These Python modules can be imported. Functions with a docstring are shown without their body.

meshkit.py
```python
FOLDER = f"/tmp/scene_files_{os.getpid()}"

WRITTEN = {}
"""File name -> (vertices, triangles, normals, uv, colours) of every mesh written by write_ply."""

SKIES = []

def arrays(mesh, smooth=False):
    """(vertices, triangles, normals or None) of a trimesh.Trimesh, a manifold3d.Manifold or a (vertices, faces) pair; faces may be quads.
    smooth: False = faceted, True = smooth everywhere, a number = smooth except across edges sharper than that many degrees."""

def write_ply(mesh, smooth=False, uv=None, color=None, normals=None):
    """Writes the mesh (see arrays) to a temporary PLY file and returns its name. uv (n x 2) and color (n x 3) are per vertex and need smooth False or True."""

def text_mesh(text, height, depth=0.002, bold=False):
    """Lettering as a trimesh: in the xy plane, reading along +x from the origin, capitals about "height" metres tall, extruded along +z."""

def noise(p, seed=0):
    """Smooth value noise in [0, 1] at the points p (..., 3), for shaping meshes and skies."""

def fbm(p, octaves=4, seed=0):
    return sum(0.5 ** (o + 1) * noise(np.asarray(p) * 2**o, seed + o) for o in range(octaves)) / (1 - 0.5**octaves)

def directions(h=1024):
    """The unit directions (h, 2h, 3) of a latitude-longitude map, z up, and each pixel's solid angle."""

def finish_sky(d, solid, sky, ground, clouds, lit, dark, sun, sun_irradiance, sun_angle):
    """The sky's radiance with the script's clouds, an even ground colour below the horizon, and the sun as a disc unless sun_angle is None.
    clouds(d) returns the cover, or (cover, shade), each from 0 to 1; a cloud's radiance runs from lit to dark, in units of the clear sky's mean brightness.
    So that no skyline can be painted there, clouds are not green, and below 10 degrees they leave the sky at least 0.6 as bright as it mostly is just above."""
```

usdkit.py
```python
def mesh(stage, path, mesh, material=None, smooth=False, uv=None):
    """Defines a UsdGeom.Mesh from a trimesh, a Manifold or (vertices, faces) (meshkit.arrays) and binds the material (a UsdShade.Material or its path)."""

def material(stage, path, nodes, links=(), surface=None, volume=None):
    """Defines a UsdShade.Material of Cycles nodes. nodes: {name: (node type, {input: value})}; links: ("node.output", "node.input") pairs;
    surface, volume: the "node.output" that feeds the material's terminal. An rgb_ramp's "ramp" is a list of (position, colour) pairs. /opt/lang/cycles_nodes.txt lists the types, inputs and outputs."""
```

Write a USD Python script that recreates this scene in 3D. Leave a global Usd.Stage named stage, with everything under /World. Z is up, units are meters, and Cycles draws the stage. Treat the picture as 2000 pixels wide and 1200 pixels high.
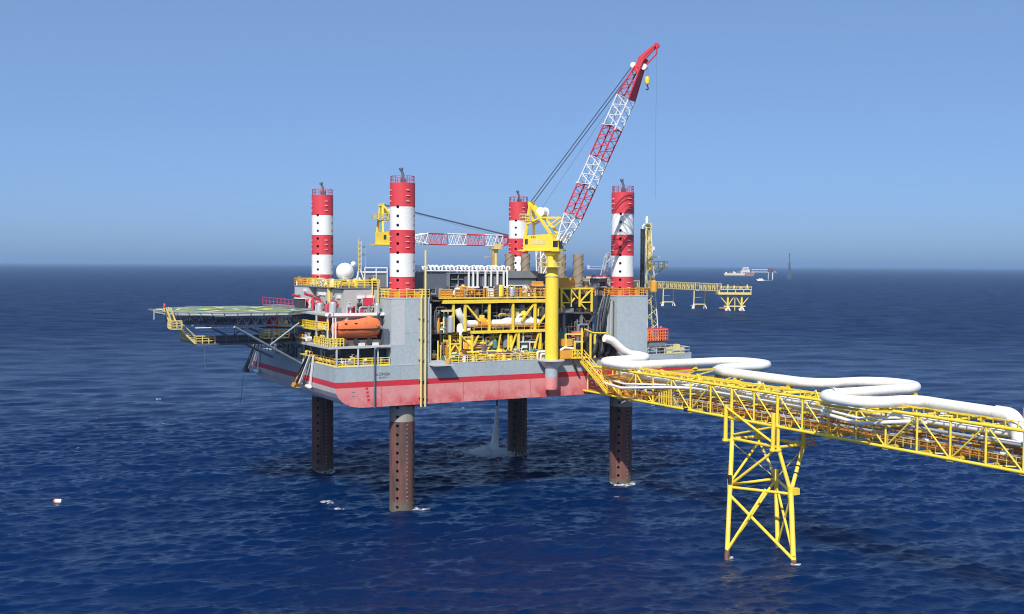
import math, random
import numpy as np
import manifold3d as m3
import trimesh
import usdkit
from meshkit import text_mesh, noise, fbm
from pxr import Usd, UsdGeom, UsdLux, UsdShade, Gf, Sdf

stage = Usd.Stage.CreateInMemory()
UsdGeom.SetStageUpAxis(stage, 'Z')
UsdGeom.SetStageMetersPerUnit(stage, 1.0)
UsdGeom.Xform.Define(stage, '/World')
UsdGeom.Scope.Define(stage, '/World/Looks')
rnd = random.Random(7)
nrg = np.random.default_rng(11)

# ------------------------------------------------------------------ camera, sky, sun, exposure
H = 36.0
PITCH, ROLL, FPX = 0.037836, 0.005429, 2200.0
cam = UsdGeom.Camera.Define(stage, '/World/camera')
cam.CreateHorizontalApertureAttr(36.0)
cam.CreateFocalLengthAttr(36.0 * FPX / 2000.0)
cam.CreateClippingRangeAttr(Gf.Vec2f(1.0, 200000.0))
EXPOSURE = 0.4
cam.CreateExposureAttr(EXPOSURE)
_f = np.array([0, math.cos(PITCH), -math.sin(PITCH)])
_r = np.array([1.0, 0, 0]); _u = np.cross(_r, _f)
_r2 = _r * math.cos(ROLL) + _u * math.sin(ROLL)
_u2 = -_r * math.sin(ROLL) + _u * math.cos(ROLL)
UsdGeom.Xformable(cam).AddTransformOp().Set(Gf.Matrix4d(*_r2, 0, *_u2, 0, *(-_f), 0, 0, 0, H, 1))

# the platform's own frame: U along the hull, V across it, origin at the front left leg
YAW = 0.505303
BX, BY = -16.1309, 165.4427
U = np.array([math.cos(YAW), math.sin(YAW), 0]); V = np.array([-math.sin(YAW), math.cos(YAW), 0])
def world(u, v, z): return np.array([BX, BY, 0]) + U * u + V * v + np.array([0, 0, z])

sun_uvz = np.array([-0.71, -0.775, 1.0])          # direction towards the sun in the platform frame
SUN = U * sun_uvz[0] + V * sun_uvz[1] + np.array([0, 0, sun_uvz[2]]); SUN /= np.linalg.norm(SUN)
SUN_EL = math.asin(SUN[2]); SUN_ROT = math.atan2(SUN[0], SUN[1])
SKY_STRENGTH, SUN_INTENSITY = 0.13, 1.0
usdkit.material(stage, '/World/Looks/sky_look', {
    's': ('sky_texture', {'sky_type': 'single_scattering', 'sun_disc': False, 'sun_elevation': SUN_EL, 'sun_rotation': SUN_ROT,
                          'altitude': 30.0, 'air_density': 0.5, 'aerosol_density': 1.3, 'ozone_density': 8.0}),
    'veil': ('mix', {'fac': 0.55, 'color2': (1.42, 2.30, 3.75)}),       # a thin even veil of sea haze over the clear sky
    'b': ('background_shader', {'strength': SKY_STRENGTH})}, [('s.color', 'veil.color1'), ('veil.color', 'b.color')], surface='b.background')
dome = UsdLux.DomeLight.Define(stage, '/World/sky')
UsdShade.MaterialBindingAPI.Apply(dome.GetPrim()).Bind(UsdShade.Material.Get(stage, '/World/Looks/sky_look'))
dome.GetPrim().SetCustomDataByKey('kind', 'structure')
sun = UsdLux.DistantLight.Define(stage, '/World/sun')
sun.CreateNormalizeAttr(True); sun.CreateIntensityAttr(SUN_INTENSITY); sun.CreateAngleAttr(0.5)
sun.CreateColorAttr(Gf.Vec3f(1.0, 0.95, 0.87))
_x = np.cross([0, 0, 1.0], SUN); _x /= np.linalg.norm(_x); _y = np.cross(SUN, _x)
UsdGeom.Xformable(sun).AddTransformOp().Set(Gf.Matrix4d(*_x, 0, *_y, 0, *SUN, 0, 0, 0, 150, 1))

# ------------------------------------------------------------------ materials
LOOKS = {}
def paint(name, col, rough=0.5, dirt=0.25, dirt_col=None, streak=False, scale=0.6, metallic=0.0, lo=0.45, hi=0.75, bump=0.0, foot=None, runs=None):
    """Painted or bare metal with uneven weathering laid over it in the thing's own space."""
    dc = dirt_col or tuple(c * 0.55 + 0.02 for c in col)
    nodes = {'g': ('geometry', {}),
             'm': ('mapping', {'scale': (1.0, 1.0, 0.12 if streak else 1.0)}),
             'n': ('noise_texture', {'scale': scale, 'detail': 6.0, 'roughness': 0.65}),
             'r': ('rgb_ramp', {'ramp': [(0.0, (0, 0, 0)), (lo, (0, 0, 0)), (hi, (dirt,) * 3), (1.0, (dirt,) * 3)]}),
             'n2': ('noise_texture', {'scale': scale * 7, 'detail': 3.0}),
             'r2': ('rgb_ramp', {'ramp': [(0.3, (0.9, 0.9, 0.9)), (0.7, (1.05, 1.05, 1.05))]}),
             'x': ('mix', {'color1': col, 'color2': dc}),
             'y': ('mix', {'mix_type': 'multiply', 'fac': 1.0}),
             'p': ('principled_bsdf', {'roughness': rough, 'metallic': metallic})}
    links = [('g.position', 'm.vector'), ('m.vector', 'n.vector'), ('n.fac', 'r.fac'), ('r.color', 'x.fac'), ('g.position', 'n2.vector'),
             ('n2.fac', 'r2.fac'), ('x.color', 'y.color1'), ('r2.color', 'y.color2'), ('y.color', 'p.base_color')]
    if foot:                                                    # heavier staining between two heights
        nodes['fz'] = ('separate_xyz', {}); nodes['fm'] = ('map_range', {'range_type': 'linear', 'from_min': foot[0], 'from_max': foot[1], 'to_min': foot[2], 'to_max': foot[3], 'clamp': True}); nodes['fx'] = ('math', {'math_type': 'multiply', 'use_clamp': True})
        links = [q for q in links if q != ('r.color', 'x.fac')] + [('g.position', 'fz.vector'), ('fz.z', 'fm.value'), ('r.color', 'fx.value1'), ('fm.result', 'fx.value2'), ('fx.value', 'x.fac')]
    if runs:                                                    # thin rust runs
        nodes['wm'] = ('mapping', {'scale': (2.6, 2.6, 0.10)}); nodes['wn'] = ('noise_texture', {'scale': 1.0, 'detail': 4.0, 'roughness': 0.7}); nodes['wr'] = ('rgb_ramp', {'ramp': [(0.0, (0, 0, 0)), (0.60, (0, 0, 0)), (0.74, (runs[1],) * 3), (1.0, (runs[1],) * 3)]})
        nodes['wx'] = ('mix', {'color2': runs[0]}); links = [q for q in links if q != ('y.color', 'p.base_color')] + [('g.position', 'wm.vector'), ('wm.vector', 'wn.vector'), ('wn.fac', 'wr.fac'), ('wr.color', 'wx.fac'), ('y.color', 'wx.color1'), ('wx.color', 'p.base_color')]
    if bump:
        nodes['b'] = ('bump', {'strength': 0.6, 'distance': bump}); links += [('n2.fac', 'b.height'), ('b.normal', 'p.normal')]
    LOOKS[name] = usdkit.material(stage, '/World/Looks/' + name, nodes, links, surface='p.BSDF')
    return LOOKS[name]

RED = paint('red_paint', (0.63, 0.045, 0.06), 0.5, 0.4, (0.42, 0.07, 0.07), True, 0.8, runs=((0.55, 0.16, 0.15), 0.35))
WHITE = paint('white_paint', (0.80, 0.80, 0.78), 0.45, 0.35, (0.56, 0.53, 0.47), True, 0.8, runs=((0.50, 0.38, 0.28), 0.28))
PIPEWHITE = paint('pipe_cladding', (0.84, 0.84, 0.80), 0.35, 0.25, (0.60, 0.56, 0.47), False, 0.4, runs=((0.55, 0.47, 0.36), 0.3))
GREY = paint('hull_grey', (0.36, 0.42, 0.45), 0.55, 0.45, (0.25, 0.29, 0.31), True, 0.35, runs=((0.24, 0.17, 0.13), 0.4))
HOUSEGREY = paint('house_grey', (0.39, 0.45, 0.48), 0.55, 0.42, (0.30, 0.34, 0.36), True, 0.3, runs=((0.27, 0.22, 0.19), 0.22))
PALEGREY = paint('pale_grey', (0.50, 0.52, 0.52), 0.5, 0.3, (0.36, 0.36, 0.35), True, 0.5)
BEIGE = paint('superstructure_grey', (0.44, 0.43, 0.40), 0.55, 0.4, (0.30, 0.27, 0.24), True, 0.5)
PINK = paint('faded_antifouling', (0.64, 0.265, 0.255), 0.65, 0.95, (0.56, 0.06, 0.07), False, 0.45, lo=0.40, hi=0.60, foot=(15.8, 17.8, 1.0, 0.12), runs=((0.52, 0.12, 0.11), 0.35))
BOWPALE = paint('bow_bottom_paint', (0.60, 0.55, 0.53), 0.6, 0.5, (0.42, 0.33, 0.31), True, 0.4, runs=((0.35, 0.2, 0.16), 0.4))
STRIPE = paint('stripe_red', (0.56, 0.03, 0.045), 0.5, 0.3, (0.4, 0.06, 0.06), True, 0.5)
YELLOW = paint('yellow_paint', (0.86, 0.64, 0.06), 0.42, 0.22, (0.50, 0.27, 0.04), False, 0.9, runs=((0.45, 0.22, 0.05), 0.4))
CRANEYELLOW = paint('crane_yellow', (0.87, 0.63, 0.055), 0.38, 0.18, (0.62, 0.42, 0.03), True, 0.6, runs=((0.50, 0.30, 0.06), 0.3))
PALEYELLOW = paint('pale_yellow', (0.70, 0.58, 0.22), 0.5, 0.3, (0.5, 0.38, 0.16), True, 0.8)
ORANGEY = paint('rail_orange', (0.72, 0.34, 0.04), 0.5, 0.35, (0.45, 0.16, 0.04), False, 1.2)
ORANGE = paint('lifeboat_orange', (0.86, 0.20, 0.06), 0.35, 0.2, (0.6, 0.12, 0.04), True, 0.8)
RUST = paint('rusty_steel', (0.19, 0.072, 0.056), 0.8, 1.0, (0.06, 0.042, 0.038), True, 1.1, lo=0.38, hi=0.62, bump=0.02, runs=((0.30, 0.24, 0.19), 0.35))
RUSTWALK = paint('walkway_orange_brown', (0.50, 0.22, 0.06), 0.7, 0.6, (0.28, 0.13, 0.06), False, 0.8)
PRIMER = paint('leg_primer', (0.33, 0.31, 0.27), 0.65, 0.6, (0.22, 0.17, 0.14), True, 0.5)
WEED = paint('tidal_growth', (0.10, 0.085, 0.06), 0.85, 0.8, (0.20, 0.13, 0.10), False, 2.0, bump=0.04)
STACK = paint('stack_brown', (0.30, 0.235, 0.165), 0.6, 0.5, (0.20, 0.15, 0.10), True, 0.5)
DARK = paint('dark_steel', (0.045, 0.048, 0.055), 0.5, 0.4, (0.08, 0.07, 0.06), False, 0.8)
BLACK = paint('black_rubber', (0.02, 0.02, 0.024), 0.6, 0.3, (0.04, 0.04, 0.04), False, 1.0)
TRUSS = paint('truss_grey', (0.27, 0.31, 0.36), 0.5, 0.4, (0.15, 0.17, 0.2), False, 0.8)
SLATE = paint('slate_blue_steel', (0.10, 0.12, 0.15), 0.5, 0.4, (0.16, 0.16, 0.16), False, 0.8)
MIDGREY = paint('mid_grey_steel', (0.19, 0.21, 0.23), 0.5, 0.4, (0.12, 0.12, 0.12), True, 0.8)
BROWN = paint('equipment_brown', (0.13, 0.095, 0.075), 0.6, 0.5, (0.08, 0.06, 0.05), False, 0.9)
GREENDECK = paint('helideck_green', (0.05, 0.17, 0.09), 0.7, 0.4, (0.10, 0.17, 0.12), False, 0.5)
MARKWHITE = paint('marking_white', (0.74, 0.74, 0.72), 0.6, 0.3, (0.5, 0.52, 0.5), False, 1.0)
MARKYELLOW = paint('marking_yellow', (0.76, 0.60, 0.05), 0.6, 0.3, (0.5, 0.42, 0.1), False, 1.0)
NETGREY = paint('safety_net', (0.25, 0.27, 0.28), 0.7, 0.3)
SAFETYRED = paint('safety_red', (0.58, 0.04, 0.07), 0.5, 0.3, (0.35, 0.04, 0.05), False, 1.0)
TEAL = paint('teal_equipment', (0.05, 0.20, 0.20), 0.5, 0.3)
ROPE = paint('wire_rope', (0.09, 0.13, 0.19), 0.5, 0.2)
GALV = paint('galvanised', (0.46, 0.48, 0.50), 0.42, 0.3, (0.34, 0.35, 0.36), False, 1.5, metallic=0.3)
BUOY = paint('float_white_orange', (0.78, 0.70, 0.62), 0.45, 0.3, (0.8, 0.35, 0.1), False, 1.5)
INK = paint('lettering_dark', (0.05, 0.05, 0.07), 0.6, 0.1)
usdkit.material(stage, '/World/Looks/window_glass', {'p': ('principled_bsdf', {'base_color': (0.02, 0.025, 0.03), 'roughness': 0.06})}, surface='p.BSDF')
GLASS = UsdShade.Material.Get(stage, '/World/Looks/window_glass')

# ------------------------------------------------------------------ mesh building
class MB:
    def __init__(s): s.v, s.f, s.n = [], [], 0
    def add(s, v, f):
        v = np.asarray(v, float); f = np.asarray(f, int)
        if f.shape[1] == 4: f = np.vstack([f[:, [0, 1, 2]], f[:, [0, 2, 3]]])
        s.v.append(v); s.f.append(f + s.n); s.n += len(v); return s
    def hexa(s, p): return s.add(p, [[0, 3, 2, 1], [4, 5, 6, 7], [0, 1, 5, 4], [1, 2, 6, 5], [2, 3, 7, 6], [3, 0, 4, 7]])
    def box(s, x0, x1, y0, y1, z0, z1):
        return s.hexa([(x0, y0, z0), (x1, y0, z0), (x1, y1, z0), (x0, y1, z0), (x0, y0, z1), (x1, y0, z1), (x1, y1, z1), (x0, y1, z1)])
    def beam(s, a, b, w, h=None, up=(0, 0, 1)):
        h = w if h is None else h
        a, b = np.asarray(a, float), np.asarray(b, float); d = b - a; d /= np.linalg.norm(d)
        x = np.cross(d, up)
        if np.linalg.norm(x) < 1e-3: x = np.cross(d, (1, 0, 0))
        x /= np.linalg.norm(x); y = np.cross(x, d)
        return s.hexa([p + x * i * w / 2 + y * j * h / 2 for p in (a, b) for i, j in ((-1, 1), (-1, -1), (1, -1), (1, 1))])
    def tube(s, a, b, r, n=8, r2=None, cap=True):
        return s.path([a, b], r, n, r2, cap)
    def path(s, pts, r, n=8, r2=None, cap=True):
        P = np.asarray(pts, float); k = len(P); R = np.linspace(r, r if r2 is None else r2, k)
        T = np.zeros_like(P); T[1:-1] = P[2:] - P[:-2]; T[0] = P[1] - P[0]; T[-1] = P[-1] - P[-2]
        T /= np.linalg.norm(T, axis=1, keepdims=True)
        x = np.cross(T[0], (0, 0, 1.0))
        if np.linalg.norm(x) < 1e-3: x = np.array([1.0, 0, 0])
        x /= np.linalg.norm(x); an = np.arange(n) * 2 * math.pi / n; V_ = []
        for i in range(k):
            x = x - T[i] * (x @ T[i]); x /= np.linalg.norm(x); y = np.cross(T[i], x)
            V_.append(P[i] + R[i] * (np.cos(an)[:, None] * x + np.sin(an)[:, None] * y))
        F = [[i * n + j, i * n + (j + 1) % n, (i + 1) * n + (j + 1) % n, (i + 1) * n + j] for i in range(k - 1) for j in range(n)]
        s.add(np.vstack(V_), F)
        if cap:
            for e, c in ((0, P[0]), (k - 1, P[-1])):
                ring = V_[e]; vv = np.vstack([ring, c]); ff = [[j, (j + 1) % n, n] for j in range(n)]
                if e == 0: ff = [q[::-1] for q in ff]
                s.add(vv, ff)
        return s
    def lathe(s, prof, c=(0, 0, 0), n=24, axis='z'):
        an = np.arange(n) * 2 * math.pi / n; rows = []
        for r, z in prof: rows.append(np.stack([r * np.cos(an), r * np.sin(an), np.full(n, z)], 1))
        vv = np.vstack(rows)
        if axis == 'x': vv = vv[:, [2, 0, 1]]
        if axis == 'y': vv = vv[:, [1, 2, 0]]
        F = [[i * n + j, i * n + (j + 1) % n, (i + 1) * n + (j + 1) % n, (i + 1) * n + j] for i in range(len(prof) - 1) for j in range(n)]
        return s.add(vv + np.asarray(c, float), F)
    def poly(s, pts, z0, z1):
        """Upright prism over a convex outline (counter-clockwise)."""
        k = len(pts); b = [(x, y, z0) for x, y in pts] + [(x, y, z1) for x, y in pts]
        F = [[0, i + 1, i] for i in range(1, k - 1)] + [[k, k + i, k + i + 1] for i in range(1, k - 1)]
        s.add(b, F); s.add(b, [[i, (i + 1) % k, k + (i + 1) % k, k + i] for i in range(k)]); return s
    def tm(s, m, off=(0, 0, 0)): return s.add(np.asarray(m.vertices) + np.asarray(off, float), m.faces)
    def man(s, m):
        g = m.to_mesh(); return s.add(g.vert_properties[:, :3], g.tri_verts)
    def rail(s, pts, h=1.1, step=1.6, r=0.045, mids=(0.5,), toe=False):
        pts = [np.asarray(p, float) for p in pts]
        for a, b in zip(pts[:-1], pts[1:]):
            L = np.linalg.norm(b - a); k = max(1, round(L / step)); up = np.array([0, 0, h])
            s.beam(a + up, b + up, r * 2, r * 2)
            for m in mids: s.beam(a + up * m, b + up * m, r * 1.5, r * 1.5)
            for i in range(k + 1):
                q = a + (b - a) * i / k; s.beam(q, q + up, r * 1.8, r * 1.8)
            if toe: s.beam(a + [0, 0, 0.1], b + [0, 0, 0.1], 0.03, 0.2)
        return s
    def xf(s, M, off=(0, 0, 0)):
        s.v = [v @ np.asarray(M).T + np.asarray(off, float) for v in s.v]; return s
    def get(s): return np.vstack(s.v), np.vstack(s.f)

def fillet(pts, r, k=6):
    """A polyline with its corners rounded to radius r."""
    P = [np.asarray(p, float) for p in pts]; out = [P[0]]
    rr = r if hasattr(r, '__len__') else [r] * len(P)
    for i in range(1, len(P) - 1):
        a, b, c = P[i - 1], P[i], P[i + 1]; d1 = (a - b); d2 = (c - b); l1, l2 = np.linalg.norm(d1), np.linalg.norm(d2); d1 /= l1; d2 /= l2
        ang = math.acos(np.clip(d1 @ d2, -1, 1))
        if ang > 3.1: out.append(b); continue
        t = min(rr[i] / math.tan(ang / 2), 0.49 * l1, 0.49 * l2); R = t * math.tan(ang / 2)
        bis = d1 + d2; bis /= np.linalg.norm(bis); cen = b + bis * (R / math.sin(ang / 2))
        p0, p1 = b + d1 * t - cen, b + d2 * t - cen; om = math.acos(np.clip(p0 @ p1 / R / R, -1, 1))
        for q in range(k + 1):
            w = q / k; out.append(cen + (math.sin((1 - w) * om) * p0 + math.sin(w * om) * p1) / math.sin(om))
    out.append(P[-1]); return out

USED = {}
def numbered(parent, name):
    k = USED.get((parent, name), 0); USED[(parent, name)] = k + 1
    return f'{parent}/{name}' if k == 0 else f'{parent}/{name}_{k:03d}'

def data(prim, label=None, cat=None, group=None, kind=None):
    for k, x in (('label', label), ('category', cat), ('group', group), ('kind', kind)):
        if x: prim.SetCustomDataByKey(k, x)

class Thing:
    """An Xform at the thing's base; its parts are modelled in the frame (platform or world) and stored relative to the base."""
    def __init__(s, name, label, cat, base=(0, 0, 0), group=None, frame='platform', kind=None):
        s.path = numbered('/World', name); s.base = np.asarray(base, float); s.prim = UsdGeom.Xform.Define(stage, s.path)
        s.rot = math.degrees(YAW) if frame == 'platform' else 0.0
        o = world(*s.base) if frame == 'platform' else s.base
        s.prim.AddTranslateOp().Set(Gf.Vec3d(*o)); s.prim.AddRotateZOp().Set(s.rot)
        data(s.prim.GetPrim(), label, cat, group, kind)
    def part(s, name, mb, mat, parent=None, smooth=False, kind=None, label=None):
        v, f = mb.get(); path = numbered(parent or s.path, name)
        m = usdkit.mesh(stage, path, (v - s.base, f), mat, smooth)
        data(m.GetPrim(), label, None, None, kind)
        return path

def solo(name, mb, mat, label, cat, base=(0, 0, 0), frame='platform', smooth=False, group=None, kind=None):
    """A thing that is one mesh."""
    v, f = mb.get(); path = numbered('/World', name); m = usdkit.mesh(stage, path, (v - np.asarray(base, float), f), mat, smooth)
    o = world(*base) if frame == 'platform' else base
    m.AddTranslateOp().Set(Gf.Vec3d(*[float(q) for q in o])); m.AddRotateZOp().Set(math.degrees(YAW) if frame == 'platform' else 0.0)
    data(m.GetPrim(), label, cat, group, kind); return path

def copy_of(src, name, label, base, rot=None, frame='platform', group=None, cat=None):
    path = numbered('/World', name); x = UsdGeom.Xform.Define(stage, path); p = x.GetPrim()
    p.GetReferences().AddInternalReference(src.path); p.SetInstanceable(True)
    o = world(*base) if frame == 'platform' else np.asarray(base, float)
    x.ClearXformOpOrder(); x.AddTranslateOp().Set(Gf.Vec3d(*[float(q) for q in o])); x.AddRotateZOp().Set(float(src.rot if rot is None else rot))
    c = dict(stage.GetPrimAtPath(src.path).GetCustomData())
    data(p, label, cat or c.get('category'), group or c.get('group')); return path

# ------------------------------------------------------------------ the sea
WAVE_AMP, SEA_BUMP, SEA_ROUGH, SEA_FAR_ROUGH, SEA_COL = 0.0074, 0.17, 0.045, 0.46, (0.0002, 0.0112, 0.055)
def graded(a, b, step, lo, rlo, hi, rhi):
    mid = list(np.arange(a, b + step * 0.5, step)); up, dn = [], []; s = step; x = mid[-1]
    while x < hi: s *= rhi; x += s; up.append(x)
    s = step; x = mid[0]
    while x > lo: s *= rlo; x -= s; dn.append(x)
    return np.array(dn[::-1] + mid + up)
xs = graded(-84, 94, 0.40, -65000, 1.03, 65000, 1.03)
ys = graded(106, 230, 0.32, -20000, 1.25, 65000, 1.015)
X, Y = np.meshgrid(xs, ys)
DX = np.broadcast_to(np.gradient(xs)[None, :], X.shape); DY = np.broadcast_to(np.gradient(ys)[:, None], X.shape)
cell = np.maximum(0.55 * DX, DY)
Zs = np.zeros_like(X); OX = np.zeros_like(X); OY = np.zeros_like(X)
near = np.where(cell < 40)
r0, r1, c0, c1 = near[0].min(), near[0].max() + 1, near[1].min(), near[1].max() + 1
xx, yy, ce = X[r0:r1, c0:c1], Y[r0:r1, c0:c1], cell[r0:r1, c0:c1]
gust = 0.75 + 0.5 * fbm(np.stack([xx / 42, yy / 60, np.zeros_like(xx)], -1), 3, 3)
zz, ox, oy = np.zeros_like(xx), np.zeros_like(xx), np.zeros_like(xx)
for lam in np.geomspace(0.8, 36.0, 104):
    lam *= nrg.uniform(0.93, 1.07)
    th = math.radians(101) + nrg.normal(0, 0.46 if lam < 7 else 0.3)
    k = 2 * math.pi / lam; amp = WAVE_AMP * lam * nrg.uniform(0.55, 1.35) * (1.0 if lam < 3.2 else (3.2 / lam) ** 0.62) * (1.3 if lam < 2.2 else 1.0)
    wgt = np.clip((lam / ce - 1.7) / 1.6, 0, 1) * (gust if lam < 7 else 1.0)
    ph = k * (xx * math.cos(th) + yy * math.sin(th)) + nrg.uniform(0, 6.283)
    sn, cs = np.sin(ph), np.cos(ph)
    zz += wgt * amp * cs; ox -= 0.85 * wgt * amp * math.cos(th) * sn; oy -= 0.85 * wgt * amp * math.sin(th) * sn
Zs[r0:r1, c0:c1] = zz; OX[r0:r1, c0:c1] = ox; OY[r0:r1, c0:c1] = oy
def sea_height(x, y):
    i = np.clip(np.searchsorted(xs, x), 0, len(xs) - 1); j = np.clip(np.searchsorted(ys, y), 0, len(ys) - 1); return float(Zs[j, i])
usdkit.material(stage, '/World/Looks/sea_water', {
    'g': ('geometry', {}),
    'mp': ('mapping', {'scale': (0.8, 1.25, 1.0), 'rotation': (0, 0, 0.15)}),
    'n1': ('noise_texture', {'scale': 1.5, 'detail': 5.0, 'roughness': 0.6, 'distortion': 0.5}),
    'b': ('bump', {'strength': 1.0, 'distance': SEA_BUMP}),
    'o': ('vector_math', {'math_type': 'distance', 'vector2': (0.0, 160.0, 0.0)}),
    'rr': ('map_range', {'range_type': 'linear', 'from_min': 90.0, 'from_max': 500.0, 'to_min': SEA_ROUGH, 'to_max': SEA_FAR_ROUGH, 'clamp': True}),
    'mg': ('mapping', {'scale': (0.040, 0.085, 1.0), 'rotation': (0, 0, 0.12)}),                 # wind patches: rougher and smoother water
    'ng': ('noise_texture', {'scale': 1.0, 'detail': 8.0, 'roughness': 0.72}),
    'rg': ('map_range', {'range_type': 'linear', 'from_min': 0.32, 'from_max': 0.68, 'to_min': 0.5, 'to_max': 1.4, 'clamp': True}),
    'rm': ('math', {'math_type': 'multiply'}),
    'msw': ('mapping', {'scale': (0.10, 0.24, 1.0), 'rotation': (0, 0, 0.17)}),                # the swell, carried on beyond the modelled waves
    'nsw': ('noise_texture', {'scale': 1.0, 'detail': 7.0, 'roughness': 0.68}),
    'dsw': ('map_range', {'range_type': 'linear', 'from_min': 150.0, 'from_max': 700.0, 'to_min': 0.0, 'to_max': 2.6, 'clamp': True}),
    'hsw': ('math', {'math_type': 'multiply'}),
    'bsw': ('bump', {'strength': 1.0, 'distance': 1.0}),
    'nc': ('noise_texture', {'scale': 0.02, 'detail': 3.0}),
    'rc': ('rgb_ramp', {'ramp': [(0.3, SEA_COL), (0.7, tuple(1.25 * c for c in SEA_COL))]}),
    'p': ('principled_bsdf', {'ior': 1.333, 'specular_ior_level': 0.17, 'subsurface_method': 'burley', 'subsurface_weight': 1.0, 'subsurface_scale': 14.0, 'subsurface_radius': (0.5, 0.8, 1.0)})},
    [('g.position', 'mp.vector'), ('mp.vector', 'n1.vector'), ('n1.fac', 'b.height'), ('b.normal', 'p.normal'), ('g.position', 'o.vector1'), ('o.value', 'rr.value'), ('rr.result', 'rm.value1'), ('g.position', 'mg.vector'), ('mg.vector', 'ng.vector'), ('ng.fac', 'rg.value'), ('rg.result', 'rm.value2'), ('rm.value', 'p.roughness'),
     ('g.position', 'msw.vector'), ('msw.vector', 'nsw.vector'), ('o.value', 'dsw.value'), ('nsw.fac', 'hsw.value1'), ('dsw.result', 'hsw.value2'), ('hsw.value', 'bsw.height'), ('bsw.normal', 'b.normal'),
     ('g.position', 'nc.vector'), ('nc.fac', 'rc.fac'), ('rc.color', 'p.base_color')], surface='p.BSDF')
nx, ny = len(xs), len(ys)
idx = np.arange(nx * ny).reshape(ny, nx)
sea = UsdGeom.Mesh.Define(stage, '/World/sea')
pts = np.stack([X + OX, Y + OY, Zs], -1).reshape(-1, 3).astype(np.float32)
quads = np.stack([idx[:-1, :-1], idx[:-1, 1:], idx[1:, 1:], idx[1:, :-1]], -1).reshape(-1, 4).astype(np.int32)
gy, gx = np.gradient(Zs, ys, xs); nrm = np.stack([-gx, -gy, np.ones_like(gx)], -1); nrm /= np.linalg.norm(nrm, axis=-1, keepdims=True)
from pxr import Vt
sea.CreatePointsAttr(Vt.Vec3fArray.FromNumpy(pts)); sea.CreateFaceVertexCountsAttr(Vt.IntArray.FromNumpy(np.full(len(quads), 4, np.int32)))
sea.CreateFaceVertexIndicesAttr(Vt.IntArray.FromNumpy(quads.ravel())); sea.CreateSubdivisionSchemeAttr('none')
sea.CreateNormalsAttr(Vt.Vec3fArray.FromNumpy(nrm.reshape(-1, 3).astype(np.float32))); sea.SetNormalsInterpolation('vertex')
UsdShade.MaterialBindingAPI.Apply(sea.GetPrim()).Bind(UsdShade.Material.Get(stage, '/World/Looks/sea_water'))
sea.GetPrim().SetCustomDataByKey('kind', 'structure')

# ------------------------------------------------------------------ sea air
HAZE_DENSITY = 8.5e-5
usdkit.material(stage, '/World/Looks/sea_air', {'v': ('principled_volume', {'color': (0.54, 0.76, 1.0), 'density': HAZE_DENSITY, 'anisotropy': 0.3})}, volume='v.volume')
hz = MB().box(-66000, 66000, -21000, 66000, -3.0, 96.0)
usdkit.mesh(stage, '/World/haze', hz.get(), '/World/Looks/sea_air'); stage.GetPrimAtPath('/World/haze').SetCustomDataByKey('kind', 'stuff')

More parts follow.
